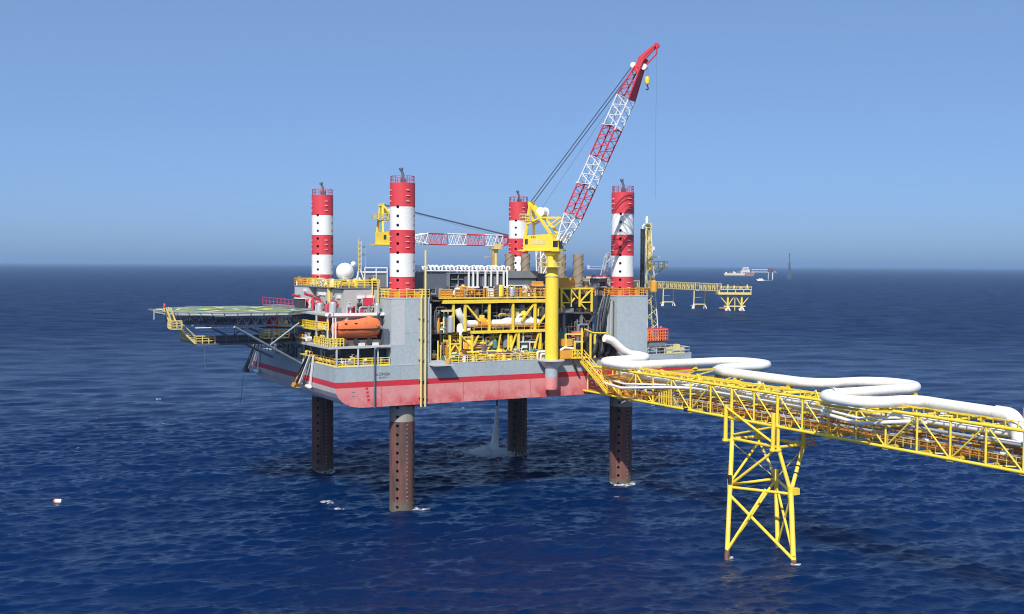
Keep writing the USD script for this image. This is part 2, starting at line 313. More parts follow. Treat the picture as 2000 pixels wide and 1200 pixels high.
# ------------------------------------------------------------------ the hull
ZD, ZS1, ZS0, ZB = 21.35, 19.25, 18.45, 15.55        # deck, stripe top, stripe bottom, bottom
U0, U1, V0, V1 = -11.44, 51.0, -3.0, 37.8
hull = Thing('platform_hull', 'grey barge hull with red stripe and faded pink underside raised on four legs', 'hull', (20, 17, ZB))
hull.part('upper_plating', MB().box(U0, U1, V0, V1, ZS1, ZD), GREY)
hull.part('red_stripe', MB().box(U0 - .004, U1 + .004, V0 - .004, V1 + .004, ZS0, ZS1), STRIPE)
prof = [(U0, ZS0), (U0 + .12, 17.7), (U0 + .55, 16.95), (U0 + 1.3, 16.25), (U0 + 2.3, 15.8), (U0 + 3.4, ZB + .04), (U0 + 4.2, ZB)]
low = MB(); side = [(a, b) for a, b in prof] + [(U1, ZB), (U1, ZS0)]
k = len(side)
for vv, flip in ((V0, False), (V1, True)):
    pp = [(a, vv, b) for a, b in side]; cc = (20.0, vv, 17.5)
    ff = [[i, (i + 1) % k, k] for i in range(k)]
    low.add(pp + [cc], ff if not flip else [q[::-1] for q in ff])
low.add([(U1, V0, ZB), (U1, V1, ZB), (U1, V1, ZS0), (U1, V0, ZS0)], [[0, 1, 2, 3]])
hull.part('lower_plating', low, PINK)
bowp = MB()
for (a, b), (c, d) in zip(prof[:-1], prof[1:]): bowp.add([(a, V1, b), (a, V0, b), (c, V0, d), (c, V1, d)], [[3, 2, 1, 0]])
hull.part('raked_bow_plate', bowp, BOWPALE, smooth=60)
hull.part('bottom_plate', MB().add([(prof[-1][0], V0, ZB), (U1, V0, ZB), (U1, V1, ZB), (prof[-1][0], V1, ZB)], [[0, 3, 2, 1]]), RUST)
hull.part('deck_edge', MB().box(U0 - .03, U1 + .03, V0 - .03, V0 + .25, ZD - .001, ZD + .12).box(U0 - .03, U0 + .22, V0 + .25, V1, ZD - .001, ZD + .12), PALEGREY)
for (lu, lv) in ((0, 0), (0, 34.8), (39, 0), (39, 34.8)):       # leg wells below the hull
    w = MB(); w.lathe([(2.02, ZB - .25), (2.35, ZB - .25), (2.35, ZB + .02)], (lu, lv, 0), 32)
    hull.part('leg_well_collar', w, RUST, smooth=40)
# seams, draught marks and the name on the front side
for uu in (-4.5, 8.6, 14.6, 20.1):
    hull.part('weld_seam', MB().box(uu - .03, uu + .03, V0 - .014, V0, ZB + .1, ZS0 - .02), STRIPE)
for i in range(4): hull.part('draught_mark', MB().box(-6.95 + .1 * i, -6.55 + .1 * i, V0 - .02, V0, 18.1 - .55 * i, 18.4 - .55 * i), STRIPE)
for i in range(2): hull.part('draught_tick', MB().box(-8.95, -8.5, V0 - .02, V0, 17.75 - .55 * i, 17.85 - .55 * i), MIDGREY)
t = text_mesh('AL ZOPHIRA', 0.42, 0.02); tv = np.asarray(t.vertices); wdt = tv[:, 0].max()
tv = np.stack([tv[:, 0] * 2.25 / wdt, -tv[:, 2], tv[:, 1]], 1)
hull.part('name_lettering', MB().add(tv + np.array([-5.45, V0 - .004, 20.0]), t.faces), INK)
t = text_mesh('MOPU', 0.2, 0.02); tv = np.asarray(t.vertices); tv = np.stack([tv[:, 0] * 1.6, -tv[:, 2], tv[:, 1]], 1)
hull.part('port_lettering', MB().add(tv + np.array([-4.95, V0 - .004, 19.62]), t.faces), INK)
# drain pipe on the side: goes up, bends inboard above the rail
hull.part('vent_pipe', MB().path(fillet([(-5.62, -3.2, ZB - .1), (-5.62, -3.2, 24.0), (-3.4, -3.2, 24.0)], .35), .13, 8), SLATE, smooth=50)
# tall pipes beside the front left jack house
hull.part('riser_pipe', MB().path([(1.55, -3.35, 15.2), (1.55, -3.35, 31.5)], .17, 8), PALEYELLOW, smooth=50)
hull.part('riser_pipe', MB().path([(2.2, -3.38, 15.2), (2.2, -3.38, 38.0)], .16, 8), PALEYELLOW, smooth=50)
for zz_ in (16.5, 19.0, 22, 25, 28): hull.part('pipe_clamp', MB().box(1.25, 2.5, -3.42, -3.0, zz_, zz_ + .15), MIDGREY)
hull.part('corner_pipe', MB().path([(3.25, -2.6, 21.5), (3.25, -2.6, 30.2)], .25, 8), PALEGREY, smooth=50)
# mooring platform overhanging the side
hull.part('mooring_bracket', MB().box(3.0, 6.2, -4.8, -3.0, 21.15, 21.4).box(3.2, 4.8, -4.6, -3.2, 21.4, 21.9), PALEGREY)
hull.part('fairlead', MB().tube((5.4, -4.4, 21.45), (5.4, -4.4, 22.1), .35, 10), ORANGEY, smooth=50)
# edge railings along the open deck
hull.part('deck_railing', MB().rail([(6.4, -2.8, ZD), (21.2, -2.8, ZD)], 1.1, 1.5, .06, (0.35, 0.7)), YELLOW)
hull.part('deck_railing', MB().rail([(-11.2, -2.8, ZD + .1), (-3.2, -2.8, ZD + .1)], 1.1, 1.4, .06, (0.35, 0.7), True), YELLOW)
hull.part('deck_railing', MB().rail([(-11.2, -2.8, ZD + .1), (-11.2, 9.3, ZD + .1)], 1.1, 1.4, .06, (0.35, 0.7), True), YELLOW)
hull.part('deck_railing', MB().rail([(-11.2, 11.8, ZD + .1), (-11.2, 37.3, ZD + .1)], 1.1, 2.0, .045, (0.5,)), SLATE)
hull.part('deck_railing', MB().rail([(42.3, -2.8, ZD), (50.7, -2.8, ZD), (50.7, 30, ZD)], 1.1, 1.6, .05), PALEGREY)
hull.part('end_machinery', MB().box(46.4, 47.5, -2.4, -1.0, ZD, ZD + 1.1).box(48, 50.2, -2.2, 1.0, ZD, ZD + .9).box(48.6, 49.4, -2.0, -1.2, ZD + .9, ZD + 1.5), PALEYELLOW)
hull.part('end_winch', MB().tube((46.2, -1.2, ZD + .6), (47.4, -1.2, ZD + .6), .55, 12), RUSTWALK, smooth=50)

# ------------------------------------------------------------------ jack houses
def jack_house(lu, lv, label, top):
    h = Thing('jack_house', label, 'jack house', (lu, lv, ZD), 'jack houses round the legs')
    a, zt = 3.0, 31.05
    walls = MB().poly([(lu - a, lv - a), (lu + a, lv - a), (lu + a, lv + a), (lu - a, lv + a)], ZD + .01, zt)
    h.part('walls', walls, HOUSEGREY)
    h.part('top_coaming', MB().box(lu - a - .06, lu + a + .06, lv - a - .06, lv + a + .06, zt - .12, zt + .06), PALEGREY)
    r = MB().rail([(lu - a, lv - a, zt + .06), (lu + a, lv - a, zt + .06), (lu + a, lv + a, zt + .06), (lu - a, lv + a, zt + .06), (lu - a, lv - a, zt + .06)], 1.15, 1.2, .06, (0.35, .7))
    h.part('railing', r, YELLOW if top else ORANGEY)
    for k_ in range(8):
        an = k_ * math.pi / 4; g = MB().box(lu + 2.35 * math.cos(an) - .25, lu + 2.35 * math.cos(an) + .25, lv + 2.35 * math.sin(an) - .25, lv + 2.35 * math.sin(an) + .25, zt + .06, zt + .55 + .3 * (k_ % 2))
        h.part('leg_guide', g, ORANGEY)
    h.part('guide_ring', MB().lathe([(1.95, zt + .06), (1.95, zt + .5), (2.15, zt + .5), (2.15, zt + .06)], (lu, lv, 0), 28), SAFETYRED, smooth=40)
    return h
jh = jack_house(0, 0, 'grey jack house at the front left leg beside the orange lifeboat', True)
jh.part('side_plate', MB().box(-2.98, -.9, -3.03, -3.0, 24.2, 31.0), PALEGREY)
jh.part('pale_panel', MB().box(-.9, 3.0, -3.022, -3.0, 26.0, 30.95), HOUSEGREY)
j2 = jack_house(0, 34.8, 'grey jack house at the rear left leg, behind the radome', True)
j3 = jack_house(39, 0, 'tall grey jack house at the front right leg, above the white pipe loops', False)
for q, (dv, wd) in enumerate(((-2.2, .12), (-1.5, .1), (-.6, .12))):
    j3.part('wall_pipe', MB().tube((35.86, dv, 22), (35.86, dv, 30.2), wd, 6), BROWN if q == 0 else PALEGREY, smooth=60)
j4 = jack_house(39, 34.8, 'grey jack house at the rear right leg, behind the coolers', False)
# orange railed gallery and its bracket on the right house
gal = Thing('railed_gallery', 'orange railed gallery hung on the right side of the right jack house', 'gallery', (44.2, -2.0, 23.2))
gal.part('floor', MB().box(42.1, 46.1, -3.0, -.8, 23.45, 23.6), DARK)
gal.part('bracket', MB().poly([(42.4, -2.9), (45.6, -2.9), (45.6, -1.0), (42.4, -1.0)], 22.7, 23.45), MIDGREY)
gal.part('support', MB().beam((42.1, -2.0, 21.6), (45.3, -2.0, 23.4), .25).beam((45.0, -2.0, 21.4), (45.0, -2.0, 23.4), .25), MIDGREY)
gal.part('orange_rail', MB().rail([(42.15, -3.0, 23.6), (46.1, -3.0, 23.6), (46.1, -.8, 23.6)], 1.85, .5, .09, (.22, .45, .7)), ORANGE)
gal.part('red_canopy', MB().box(42.1, 46.2, -3.05, -.8, 25.45, 25.65), SAFETYRED)
for du in (43.2, 45.0): gal.part('lamp', MB().tube((du, -2.6, 25.65), (du, -2.6, 26.0), .12, 8), GALV, smooth=50)

# ------------------------------------------------------------------ legs
def pin_shell(z0, z1, holes, R=1.85, wall=.07, hr=.23):
    c = m3.Manifold.cylinder(z1 - z0, R, R, 40).translate((0, 0, z0)) - m3.Manifold.cylinder(z1 - z0 + 2, R - wall, R - wall, 40).translate((0, 0, z0 - 1))
    cut = []
    for hz_ in holes:
        if z0 - hr < hz_ < z1 + hr:
            for an in (45, 135):
                cut.append(m3.Manifold.cylinder(5, hr, hr, 10, True).rotate((0, 90, an)).translate((0, 0, hz_)))
    return c - m3.Manifold.batch_boolean(cut, m3.OpType.Add) if cut else c
HOLES = list(np.arange(44.25, -5, -1.33))
def make_leg(lu, lv, label):
    g = Thing('striped_column', label, 'leg column', (0, 0, 0), 'legs of the jack-up platform')
    zt = [47.7, 44.3, 40.9, 37.5, 34.1, 30.7]
    for q in range(5):
        g.part('red_band' if q % 2 == 0 else 'white_band', MB().man(pin_shell(zt[q + 1], zt[q], HOLES)), RED if q % 2 == 0 else WHITE, smooth=40)
    g.part('primed_shaft', MB().man(pin_shell(12.9, 30.7, HOLES)), PRIMER, smooth=40)
    g.part('rusty_shaft', MB().man(pin_shell(1.1, 12.9, HOLES)), RUST, smooth=40)
    g.part('wet_shaft', MB().man(pin_shell(-6.0, 1.1, HOLES)), WEED, smooth=40)
    g.part('cap_plate', MB().lathe([(1.85, 47.7), (1.85, 47.78), (0.02, 47.82)], n=40), RED, smooth=30)
    rungs = MB()
    for zz_ in (46.7, 45.9, 45.1, 40.0, 39.2, 38.4, 33.2, 32.4):
        for an in (-90, 180):
            c, s_ = math.cos(math.radians(an)), math.sin(math.radians(an))
            rungs.beam((1.83 * c - .22 * s_, 1.83 * s_ + .22 * c, zz_), (2.0 * c - .22 * s_, 2.0 * s_ + .22 * c, zz_), .07)
            rungs.beam((1.83 * c + .22 * s_, 1.83 * s_ - .22 * c, zz_), (2.0 * c + .22 * s_, 2.0 * s_ - .22 * c, zz_), .07)
            rungs.beam((2.0 * c - .22 * s_, 2.0 * s_ + .22 * c, zz_), (2.0 * c + .22 * s_, 2.0 * s_ - .22 * c, zz_), .07)
    g.part('climbing_rungs', rungs, WHITE, kind='stuff')
    studs = MB()
    for zz_ in np.arange(12.4, 0.8, -.62):
        studs.box(-.1, .1, -1.93, -1.82, zz_, zz_ + .13)
    g.part('side_studs', studs, PRIMER, kind='stuff')
    ring = MB(); pr = [(1.72 * math.cos(a), 1.72 * math.sin(a), 47.78) for a in np.linspace(0, 2 * math.pi, 13)]
    ring.rail(pr, 1.0, 1.0, .035, (.5,)); g.part('guard_rail', ring, SAFETYRED)
    g.part('top_vent', MB().path(fillet([(.1, 0, 47.8), (.1, 0, 49.0), (-.15, .1, 49.75)], .2), .2, 8).tube((-.15, .1, 49.7), (-.2, .13, 50.0), .3, 8).box(-.2, .5, -.3, .3, 47.8, 48.5), SLATE, smooth=50)
    return g
leg0 = make_leg(0, 0, 'red and white striped leg nearest the camera, in front of the yellow rear crane')
leg0.prim.ClearXformOpOrder(); leg0.prim.AddTranslateOp().Set(Gf.Vec3d(*world(0, 0, 0))); leg0.prim.AddRotateZOp().Set(math.degrees(YAW))
copy_of(leg0, 'striped_column', 'red and white striped leg left of the white radome', (0, 34.8, 0))
copy_of(leg0, 'striped_column', 'red and white striped leg at the right, crossed by the shadow of the crane boom', (39, 0, 0))
copy_of(leg0, 'striped_column', 'red and white striped leg behind the main crane cab, between brown exhaust stacks', (39, 34.8, 0))

# ------------------------------------------------------------------ helideck
HC, HR, HZ = (-20.0, 17.0), 11.1, 29.0
def octo(r, c=HC): return [(c[0] + r * math.cos(math.radians(22.5 + 45 * i)), c[1] + r * math.sin(math.radians(22.5 + 45 * i))) for i in range(8)]
he = Thing('helideck', 'green octagonal helideck with yellow and white markings jutting out over the bow', 'helideck', (HC[0], HC[1], 24.0))
RO = HR / math.cos(math.radians(22.5))
he.part('deck_plate', MB().poly(octo(RO), HZ - .25, HZ), GREENDECK)
he.part('deck_edge', MB().poly(octo(RO + .12), HZ - .55, HZ - .26), PALEGREY)
def ring_flat(r0, r1, z, n=48):
    a = np.arange(n) * 2 * math.pi / n
    v = np.vstack([np.stack([HC[0] + r * np.cos(a), HC[1] + r * np.sin(a), np.full(n, z)], 1) for r in (r0, r1)])
    return MB().add(v, [[i, n + i, n + (i + 1) % n, (i + 1) % n] for i in range(n)])
he.part('yellow_outer_line', ring_flat(8.3, 8.9, HZ + .005), MARKYELLOW)
he.part('yellow_circle', ring_flat(4.3, 5.5, HZ + .006), MARKYELLOW)
oc_o, oc_i = octo(RO - .15), octo(RO - .75)
v = [(x, y, HZ + .006) for x, y in oc_i + oc_o]
he.part('white_perimeter', MB().add(v, [[i, 8 + i, 8 + (i + 1) % 8, (i + 1) % 8] for i in range(8)]), MARKWHITE)
for an in (5, 50, 95, 140):
    c, s_ = math.cos(math.radians(an)), math.sin(math.radians(an)); q = []
    for t0, t1 in ((-9.6, -5.7), (5.7, 9.6)):
        he.part('white_line', MB().add([(HC[0] + c * a_ - s_ * b_, HC[1] + s_ * a_ + c * b_, HZ + .006) for a_, b_ in ((t0, -.35), (t1, -.35), (t1, .35), (t0, .35))], [[0, 1, 2, 3]]), MARKWHITE)
for b_ in (-1.6, 1.6, 0):
    he.part('white_bar', MB().box(HC[0] - (1.6 if b_ == 0 else 2.0), HC[0] + (1.6 if b_ == 0 else 2.0), HC[1] + b_ - .3, HC[1] + b_ + .3, HZ + .004, HZ + .01) if b_ else
            MB().box(HC[0] - .3, HC[0] + .3, HC[1] - 1.29, HC[1] + 1.29, HZ + .004, HZ + .01), MARKWHITE)
e0, e1 = octo(RO + .1), octo(RO + .9)
for i in range(8):
    if i in (0, 7): continue
    a, b, c, d = e0[i], e0[(i + 1) % 8], e1[(i + 1) % 8], e1[i]
    nb = MB().beam((*d, HZ - .02), (*c, HZ - .02), .1)
    for t_ in np.linspace(0, 1, 6):
        p0 = np.array(a) + (np.array(b) - a) * t_; p1 = np.array(d) + (np.array(c) - d) * t_; nb.beam((*p0, HZ - .35), (*p1, HZ - .02), .09)
    for r_ in (.33, .66):
        p0 = np.array(a) + (np.array(d) - a) * r_; p1 = np.array(b) + (np.array(c) - b) * r_; nb.beam((*p0, HZ - .35 + .33 * r_), (*p1, HZ - .35 + .33 * r_), .05)
    he.part('safety_net_frame', nb, NETGREY)
# deck truss: lower grid, posts and diagonals
for dv in (-9.6, -5.0, 0, 5.0, 9.6):
    half = min(HR, RO - max(0, abs(dv) - 4.6)) - (.6 if abs(dv) < 9 else 3.4)
    x0, x1, y_ = HC[0] - half, (-11.6 if abs(dv) < 9 else HC[0] + half + 2), HC[1] + dv
    he.part('lower_chord', MB().tube((x0 + 1.2, y_, 27.0), (x1, y_, 27.0), .14, 6), TRUSS, smooth=70)
    he.part('upper_chord', MB().beam((x0, y_, HZ - .75), (x1, y_, HZ - .75), .22, .3), TRUSS)
    k = 6 if abs(dv) > 9 else 8; L = (x1 - x0 - 1.2) / k
    for i in range(k):
        he.part('truss_diagonal', MB().tube((x0 + 1.2 + L * i, y_, 27.0), (x0 + 1.2 + L * (i + .5), y_, 28.3), .1, 6), TRUSS, smooth=70)
        he.part('truss_diagonal', MB().tube((x0 + 1.2 + L * (i + .5), y_, 28.3), (x0 + 1.2 + L * (i + 1), y_, 27.0), .1, 6), TRUSS, smooth=70)
        he.part('truss_post', MB().tube((x0 + 1.2 + L * i, y_, 27.0), (x0 + 1.2 + L * i, y_, 28.3), .07, 6), TRUSS, smooth=70)
for du in (-8.0, -4.0, 0.0, 4.0, 8.0):
    half = 9.6 if abs(du) < 6 else 6.5
    he.part('cross_chord', MB().tube((HC[0] + du, HC[1] - half, 27.0), (HC[0] + du, HC[1] + half, 27.0), .11, 6), TRUSS, smooth=70)
he.part('support_brace', MB().tube((-23.6, 4.6, 27.0), (-11.35, 10.6, 20.6), .19, 8), TRUSS, smooth=60)
he.part('support_brace', MB().tube((-23.6, 29.4, 27.0), (-11.35, 26.6, 20.6), .19, 8), TRUSS, smooth=60)
he.part('support_brace', MB().tube((-20.4, 13.0, 27.0), (-11.35, 20.0, 23.0), .14, 8), TRUSS, smooth=60)
for dv in (4.5, 25.0):
    he.part('support_brace', MB().tube((-14.2, dv, 27.4), (-18.4, dv + .2, 24.3), .12, 8), TRUSS, smooth=60)
    he.part('hanger_post', MB().tube((-17.0, dv + 4, 27.0), (-17.0, dv + 4, 24.3), .09, 6), TRUSS, smooth=60)
he.part('underside_pipe', MB().path(fillet([(-28, 9, 26.7), (-20, 9.4, 26.7), (-12, 8.6, 26.7)], 1), .1, 6), WHITE, smooth=60)
# underslung catwalk with its stair at the outer end
he.part('catwalk_floor', MB().box(-27.3, -11.5, 11.4, 12.9, 24.1, 24.3), SLATE)
he.part('catwalk_floor', MB().box(-27.3, -26.0, 12.9, 22.0, 24.1, 24.3), SLATE)
he.part('catwalk_railing', MB().rail([(-11.5, 11.4, 24.3), (-24.6, 11.4, 24.3)], 1.1, 1.6, .04, (.5,)), MIDGREY)
he.part('catwalk_railing', MB().rail([(-24.6, 11.4, 24.3), (-27.3, 11.4, 24.3), (-27.3, 22, 24.3)], 1.1, .9, .07, (.35, .7)), PALEYELLOW)
he.part('catwalk_side_beam', MB().beam((-27.3, 11.3, 24.15), (-11.5, 11.3, 24.15), .16, .3), SLATE)
he.part('catwalk_side_plate', MB().box(-27.2, -11.5, 12.86, 12.9, 24.3, 25.3), SLATE)
st_ = MB()
for i in range(9):
    t_ = i / 8; st_.box(-29.6 + 2.2 * t_, -29.2 + 2.2 * t_, 11.5, 12.6, 26.6 - 2.3 * t_, 26.66 - 2.3 * t_)
he.part('stair_treads', st_, PALEYELLOW, kind='stuff')
he.part('stair_rail', MB().beam((-29.7, 11.4, 27.6), (-27.4, 11.4, 25.4), .1).beam((-29.7, 11.4, 26.6), (-27.4, 11.4, 24.3), .14, .25).beam((-29.7, 12.7, 26.6), (-27.4, 12.7, 24.3), .14, .25).beam((-29.7, 12.7, 27.6), (-27.4, 12.7, 25.4), .1), PALEYELLOW)
he.part('stair_landing', MB().box(-30.9, -29.5, 10.6, 13.2, 26.45, 26.6).rail([(-29.5, 10.6, 26.6), (-30.9, 10.6, 26.6), (-30.9, 13.2, 26.6)], 1.1, .7, .07, (.35, .7)), PALEYELLOW)
for q, uu in enumerate((-31.6, -31.0)):
    he.part('access_ladder', MB().beam((uu, 10.9, 29.6), (uu + 1.0, 10.9, 26.6), .22).beam((uu, 12.4, 29.6), (uu + 1.0, 12.4, 26.6), .22), PALEYELLOW)
he.part('beacon_post', MB().tube((-31.6, 12, 28.7), (-31.6, 12, 29.6), .09, 6), PALEYELLOW, smooth=70)
he.part('red_beacon', MB().lathe([(.02, 29.6), (.2, 29.6), (.22, 29.95), (.12, 30.15), (.01, 30.18)], (-31.6, 12, 0), 10), SAFETYRED, smooth=50)
he.part('equipment_gallery', MB().box(-18.2, -14.4, 8.6, 11.0, 24.95, 25.1).rail([(-14.4, 8.6, 25.1), (-18.2, 8.6, 25.1), (-18.2, 11, 25.1)], 1.1, .8, .07, (.35, .7)), PALEYELLOW)
he.part('foam_tank', MB().lathe([(.05, 26.6), (.8, 26.6), (.85, 26.9), (.85, 27.7), (.4, 28.1), (.02, 28.15)], (-16.8, 9.2, 0), 14), SAFETYRED, smooth=40)
he.part('gallery_box', MB().box(-16.0, -15.2, 8.8, 9.8, 26.6, 28.0).box(-15.0, -14.5, 8.8, 9.4, 26.6, 27.6), PALEYELLOW)
he.part('gallery_floor', MB().box(-18.2, -14.2, 8.4, 11.0, 26.45, 26.6), BLACK)
he.part('hanging_rope', MB().tube((-26.2, 11.4, 24.1), (-26.0, 11.4, 20.6), .05, 5), ROPE)
he.part('wind_sock_arm', MB().tube((-32.4, 12.2, 29.2), (-33.0, 12.6, 29.3), .05, 5).tube((-33.0, 12.6, 29.3), (-33.0, 12.6, 27.8), .05, 5).tube((-32.9, 12.6, 29.3), (-32.9, 12.6, 27.9), .05, 5), GALV)

# red fire monitors standing at the inner edge of the helideck
def monitor(u_, v_, z_, label, s=1.0, mat=SAFETYRED):
    g = Thing('fire_monitor', label, 'fire monitor', (u_, v_, z_), 'red fire-fighting gear above the helideck')
    g.part('stand', MB().tube((u_, v_, z_), (u_, v_, z_ + 1.0 * s), .12 * s, 8), mat, smooth=60)
    g.part('nozzle', MB().path(fillet([(u_, v_, z_ + 1.0 * s), (u_, v_, z_ + 1.35 * s), (u_ - .9 * s, v_ - .3, z_ + 1.6 * s)], .15), .13 * s, 8), mat, smooth=60)
    g.part('hand_wheel', MB().lathe([(.3 * s, -.03), (.36 * s, 0), (.3 * s, .03), (.24 * s, 0), (.3 * s, -.03)], (u_ + .15, v_ - .1, z_ + .8 * s), 12, 'y'), mat, smooth=60)
    return g
# the red-railed walkway behind the helideck
rw = Thing('red_railed_walkway', 'walkway with red railings behind the inner edge of the helideck', 'walkway', (-14, 22, 29))
rw.part('floor', MB().box(-12.0, -9.0, 12, 30, 29.0, 29.2), MIDGREY)
rw.part('railing', MB().rail([(-12.0, 14.2, 29.2), (-12.0, 30, 29.2)], 1.2, 1.9, .05, (.5,)), SAFETYRED)
rw.part('cabinet', MB().box(-11.6, -10.6, 12.4, 14.6, 29.2, 30.6), DARK)
rw.part('cabinet_lid', MB().box(-11.7, -10.5, 12.3, 14.7, 30.6, 30.7), WHITE)

# ------------------------------------------------------------------ accommodation block
ac = Thing('accommodation_block', 'grey two-level accommodation block behind the helideck and lifeboat', 'deck house', (-6, 14, ZD))
ac.part('lower_wall', MB().box(-8.9, -3.05, 1.6, 34, ZD + .01, 28.5), MIDGREY)
ac.part('middle_wall', MB().box(-9.4, -3.05, .4, 10.0, 25.4, 28.5), BEIGE)
ac.part('roof_slab', MB().box(-12.0, -3.03, -.5, 31, 28.55, 28.85), PALEGREY)
ac.part('roof_edge', MB().box(-12.05, -3.03, -.58, -.5, 28.5, 28.92), WHITE)
ac.part('upper_wall', MB().box(-8.6, -3.04, 1.2, 13.0, 28.86, 32.2), BEIGE)
ac.part('upper_wall', MB().box(-8.1, -3.04, 13.0, 15.5, 28.86, 32.2), MIDGREY)
ac.part('upper_wall', MB().box(-9.0, -3.04, 15.5, 22.5, 28.86, 32.35), PALEGREY)
ac.part('roof_plate', MB().box(-9.1, -3.02, 1.1, 22.6, 32.36, 32.5), MIDGREY)
ac.part('roof_railing', MB().rail([(-3.1, 1.2, 32.5), (-9.0, 1.2, 32.5), (-9.0, 15.6, 32.5)], 1.1, 1.2, .07, (.35, .7)), YELLOW)
ac.part('roof_railing', MB().rail([(-9.0, 15.6, 32.5), (-9.0, 22.5, 32.5), (-4, 22.5, 32.5)], 1.1, 1.2, .07, (.35, .7)), ORANGEY)
ac.part('roof_duct', MB().box(-7.6, -5.4, 7.4, 10.2, 32.5, 33.0), PALEYELLOW)
ac.part('yellow_ladder', MB().beam((-8.75, 6.7, 29), (-8.75, 6.7, 33.4), .14).beam((-8.75, 7.3, 29), (-8.75, 7.3, 33.4), .14), YELLOW)
ac.part('yellow_trunk', MB().box(-9.0, -8.62, 6.8, 7.2, 28.9, 32.6), PALEYELLOW)
for uu in (-4.4, -3.5): ac.part('yellow_post', MB().box(uu, uu + .16, .9, 1.1, 28.9, 33.4), PALEYELLOW)
for i, (uu, vv, ww, hh, zz_, m_) in enumerate(((-8.64, 2.6, 1.2, .5, 30.9, WHITE), (-8.64, 4.9, .9, 2.0, 29.0, MIDGREY), (-8.64, 9.0, 1.1, .45, 31.2, WHITE), (-8.64, 10.6, 1.1, .45, 31.2, WHITE),
                                               (-8.64, 11.6, .9, 2.0, 29.0, DARK), (-9.04, 16.6, 1.2, .4, 31.6, WHITE), (-9.04, 19.6, .9, 2.0, 29.0, DARK), (-8.14, 13.5, .8, 1.4, 29.2, SLATE))):
    p_ = ac.part('door' if hh > 1.5 else 'vent_hood', MB().box(uu - .14, uu + .03, vv, vv + ww, zz_, zz_ + hh), m_)
for i, (ua, zz_) in enumerate(((-6.6, 30.9), (-5.1, 30.9))):
    ac.part('front_vent_hood', MB().box(ua, ua + 1.1, .95, 1.2, zz_, zz_ + .45), WHITE)
for i in range(5):
    wn = ac.part('window', MB().box(-9.46, -9.38, 1.2 + 1.75 * i, 2.2 + 1.75 * i, 26.6, 27.5), PALEGREY)
    ac.part('pane', MB().box(-9.475, -9.455, 1.3 + 1.75 * i, 2.1 + 1.75 * i, 26.7, 27.4), GLASS, wn)
for i in range(3):
    wn = ac.part('window', MB().box(-8.9 + 1.9 * i, -7.9 + 1.9 * i, .33, .41, 26.6, 27.5), PALEGREY)
    ac.part('pane', MB().box(-8.8 + 1.9 * i, -8.0 + 1.9 * i, .315, .335, 26.7, 27.4), GLASS, wn)
# lifeboat platform, posts and lower openings
ac.part('boat_deck', MB().box(-12.4, -3.03, -3.0, 1.5, 24.0, 24.35), PALEGREY)
ac.part('boat_deck', MB().box(-12.4, -8.9, 1.5, 12.0, 24.0, 24.3), PALEGREY)
for uu in (-11.2, -8.0, -5.0):
    ac.part('post', MB().box(uu - .11, uu + .11, -2.95, -2.73, ZD, 24.0), PALEGREY)
for vv in (4.0, 8.6, 11.9): ac.part('post', MB().box(-11.1, -10.88, vv, vv + .22, ZD, 24.0), PALEGREY)
for vv in (16.5, 21, 26): ac.part('post', MB().box(-10.9, -10.75, vv, vv + .15, ZD, 27), GALV)
for vv in (3.0, 11.9): ac.part('tall_post', MB().box(-12.2, -11.98, vv, vv + .2, 24.3, 28.5), PALEGREY)
ac.part('boat_deck_railing', MB().rail([(-11.6, -2.9, 24.35), (-12.3, -2.9, 24.35), (-12.3, 3.4, 24.35)], 1.1, .8, .07, (.35, .7)), YELLOW)
ac.part('boat_deck_railing', MB().rail([(-12.3, 8.6, 24.3), (-12.3, 12.0, 24.3), (-10.5, 12.0, 24.3)], 1.1, .9, .08, (.35, .7)), ORANGEY)
ac.part('raised_walkway', MB().box(-12.2, -9.45, 2.6, 10.8, 26.35, 26.5), YELLOW)
ac.part('raised_railing', MB().rail([(-11.6, -.6, 26.5), (-12.15, 2.6, 26.5), (-12.15, 10.8, 26.5)], 1.1, .9, .08, (.35, .7)), YELLOW)
ac.part('white_locker', MB().box(-11.2, -10.4, 3.0, 6.0, 26.5, 27.3), WHITE)
ac.part('red_locker', MB().box(-10.4, -9.6, 2.4, 7.0, 27.3, 27.9), SAFETYRED)
ac.part('white_handrail', MB().path(fillet([(-12.4, 12.1, 28.4), (-12.4, 12.1, 24.9), (-12.4, 7.0, 24.9)], .5), .13, 8), WHITE, smooth=60)
ac.part('bulkhead', MB().box(-8.92, -3.1, -1.2, 1.6, ZD, 23.9), DARK)
ac.part('deck_locker', MB().box(-7.4, -5.6, -2.2, -1.3, ZD, 22.6), SLATE)
ac.part('deck_drum', MB().tube((-4.6, -1.9, 21.9), (-4.0, -1.9, 21.9), .5, 12), GALV, smooth=40)
for i in range(7): ac.part('rail_rope_coil', MB().tube((-11.3, -2.0 + i * 1.7, 22.1), (-11.3, -1.2 + i * 1.7, 22.1), .22, 8), PALEYELLOW if i % 2 else ORANGEY, smooth=60)
for q in ((-8.9, 3.4, 28.86, 'red fire monitor nearest the radome on the roof slab', 1.1), (-9.6, 8.6, 28.86, 'red fire monitor beside the yellow trunk', 1.3), (-9.9, 11.0, 28.86, 'large red fire monitor in front of the grey wall gap', 1.6), (-10.0, 16.8, 28.86, 'red fire monitor by the leftmost grey wall', 1.4)):
    monitor(*q[:3], q[3], q[4])
cab_ = Thing('red_cabinet', 'red hose cabinet on the upper grey wall near the jack house', 'cabinet', (-5.2, .8, 29.8))
cab_.part('box', MB().box(-5.9, -4.3, .75, 1.19, 29.9, 31.0), SAFETYRED); cab_.part('frame', MB().box(-6.0, -5.9, .72, 1.19, 29.8, 31.1).box(-4.3, -4.2, .72, 1.19, 29.8, 31.1), PALEGREY)

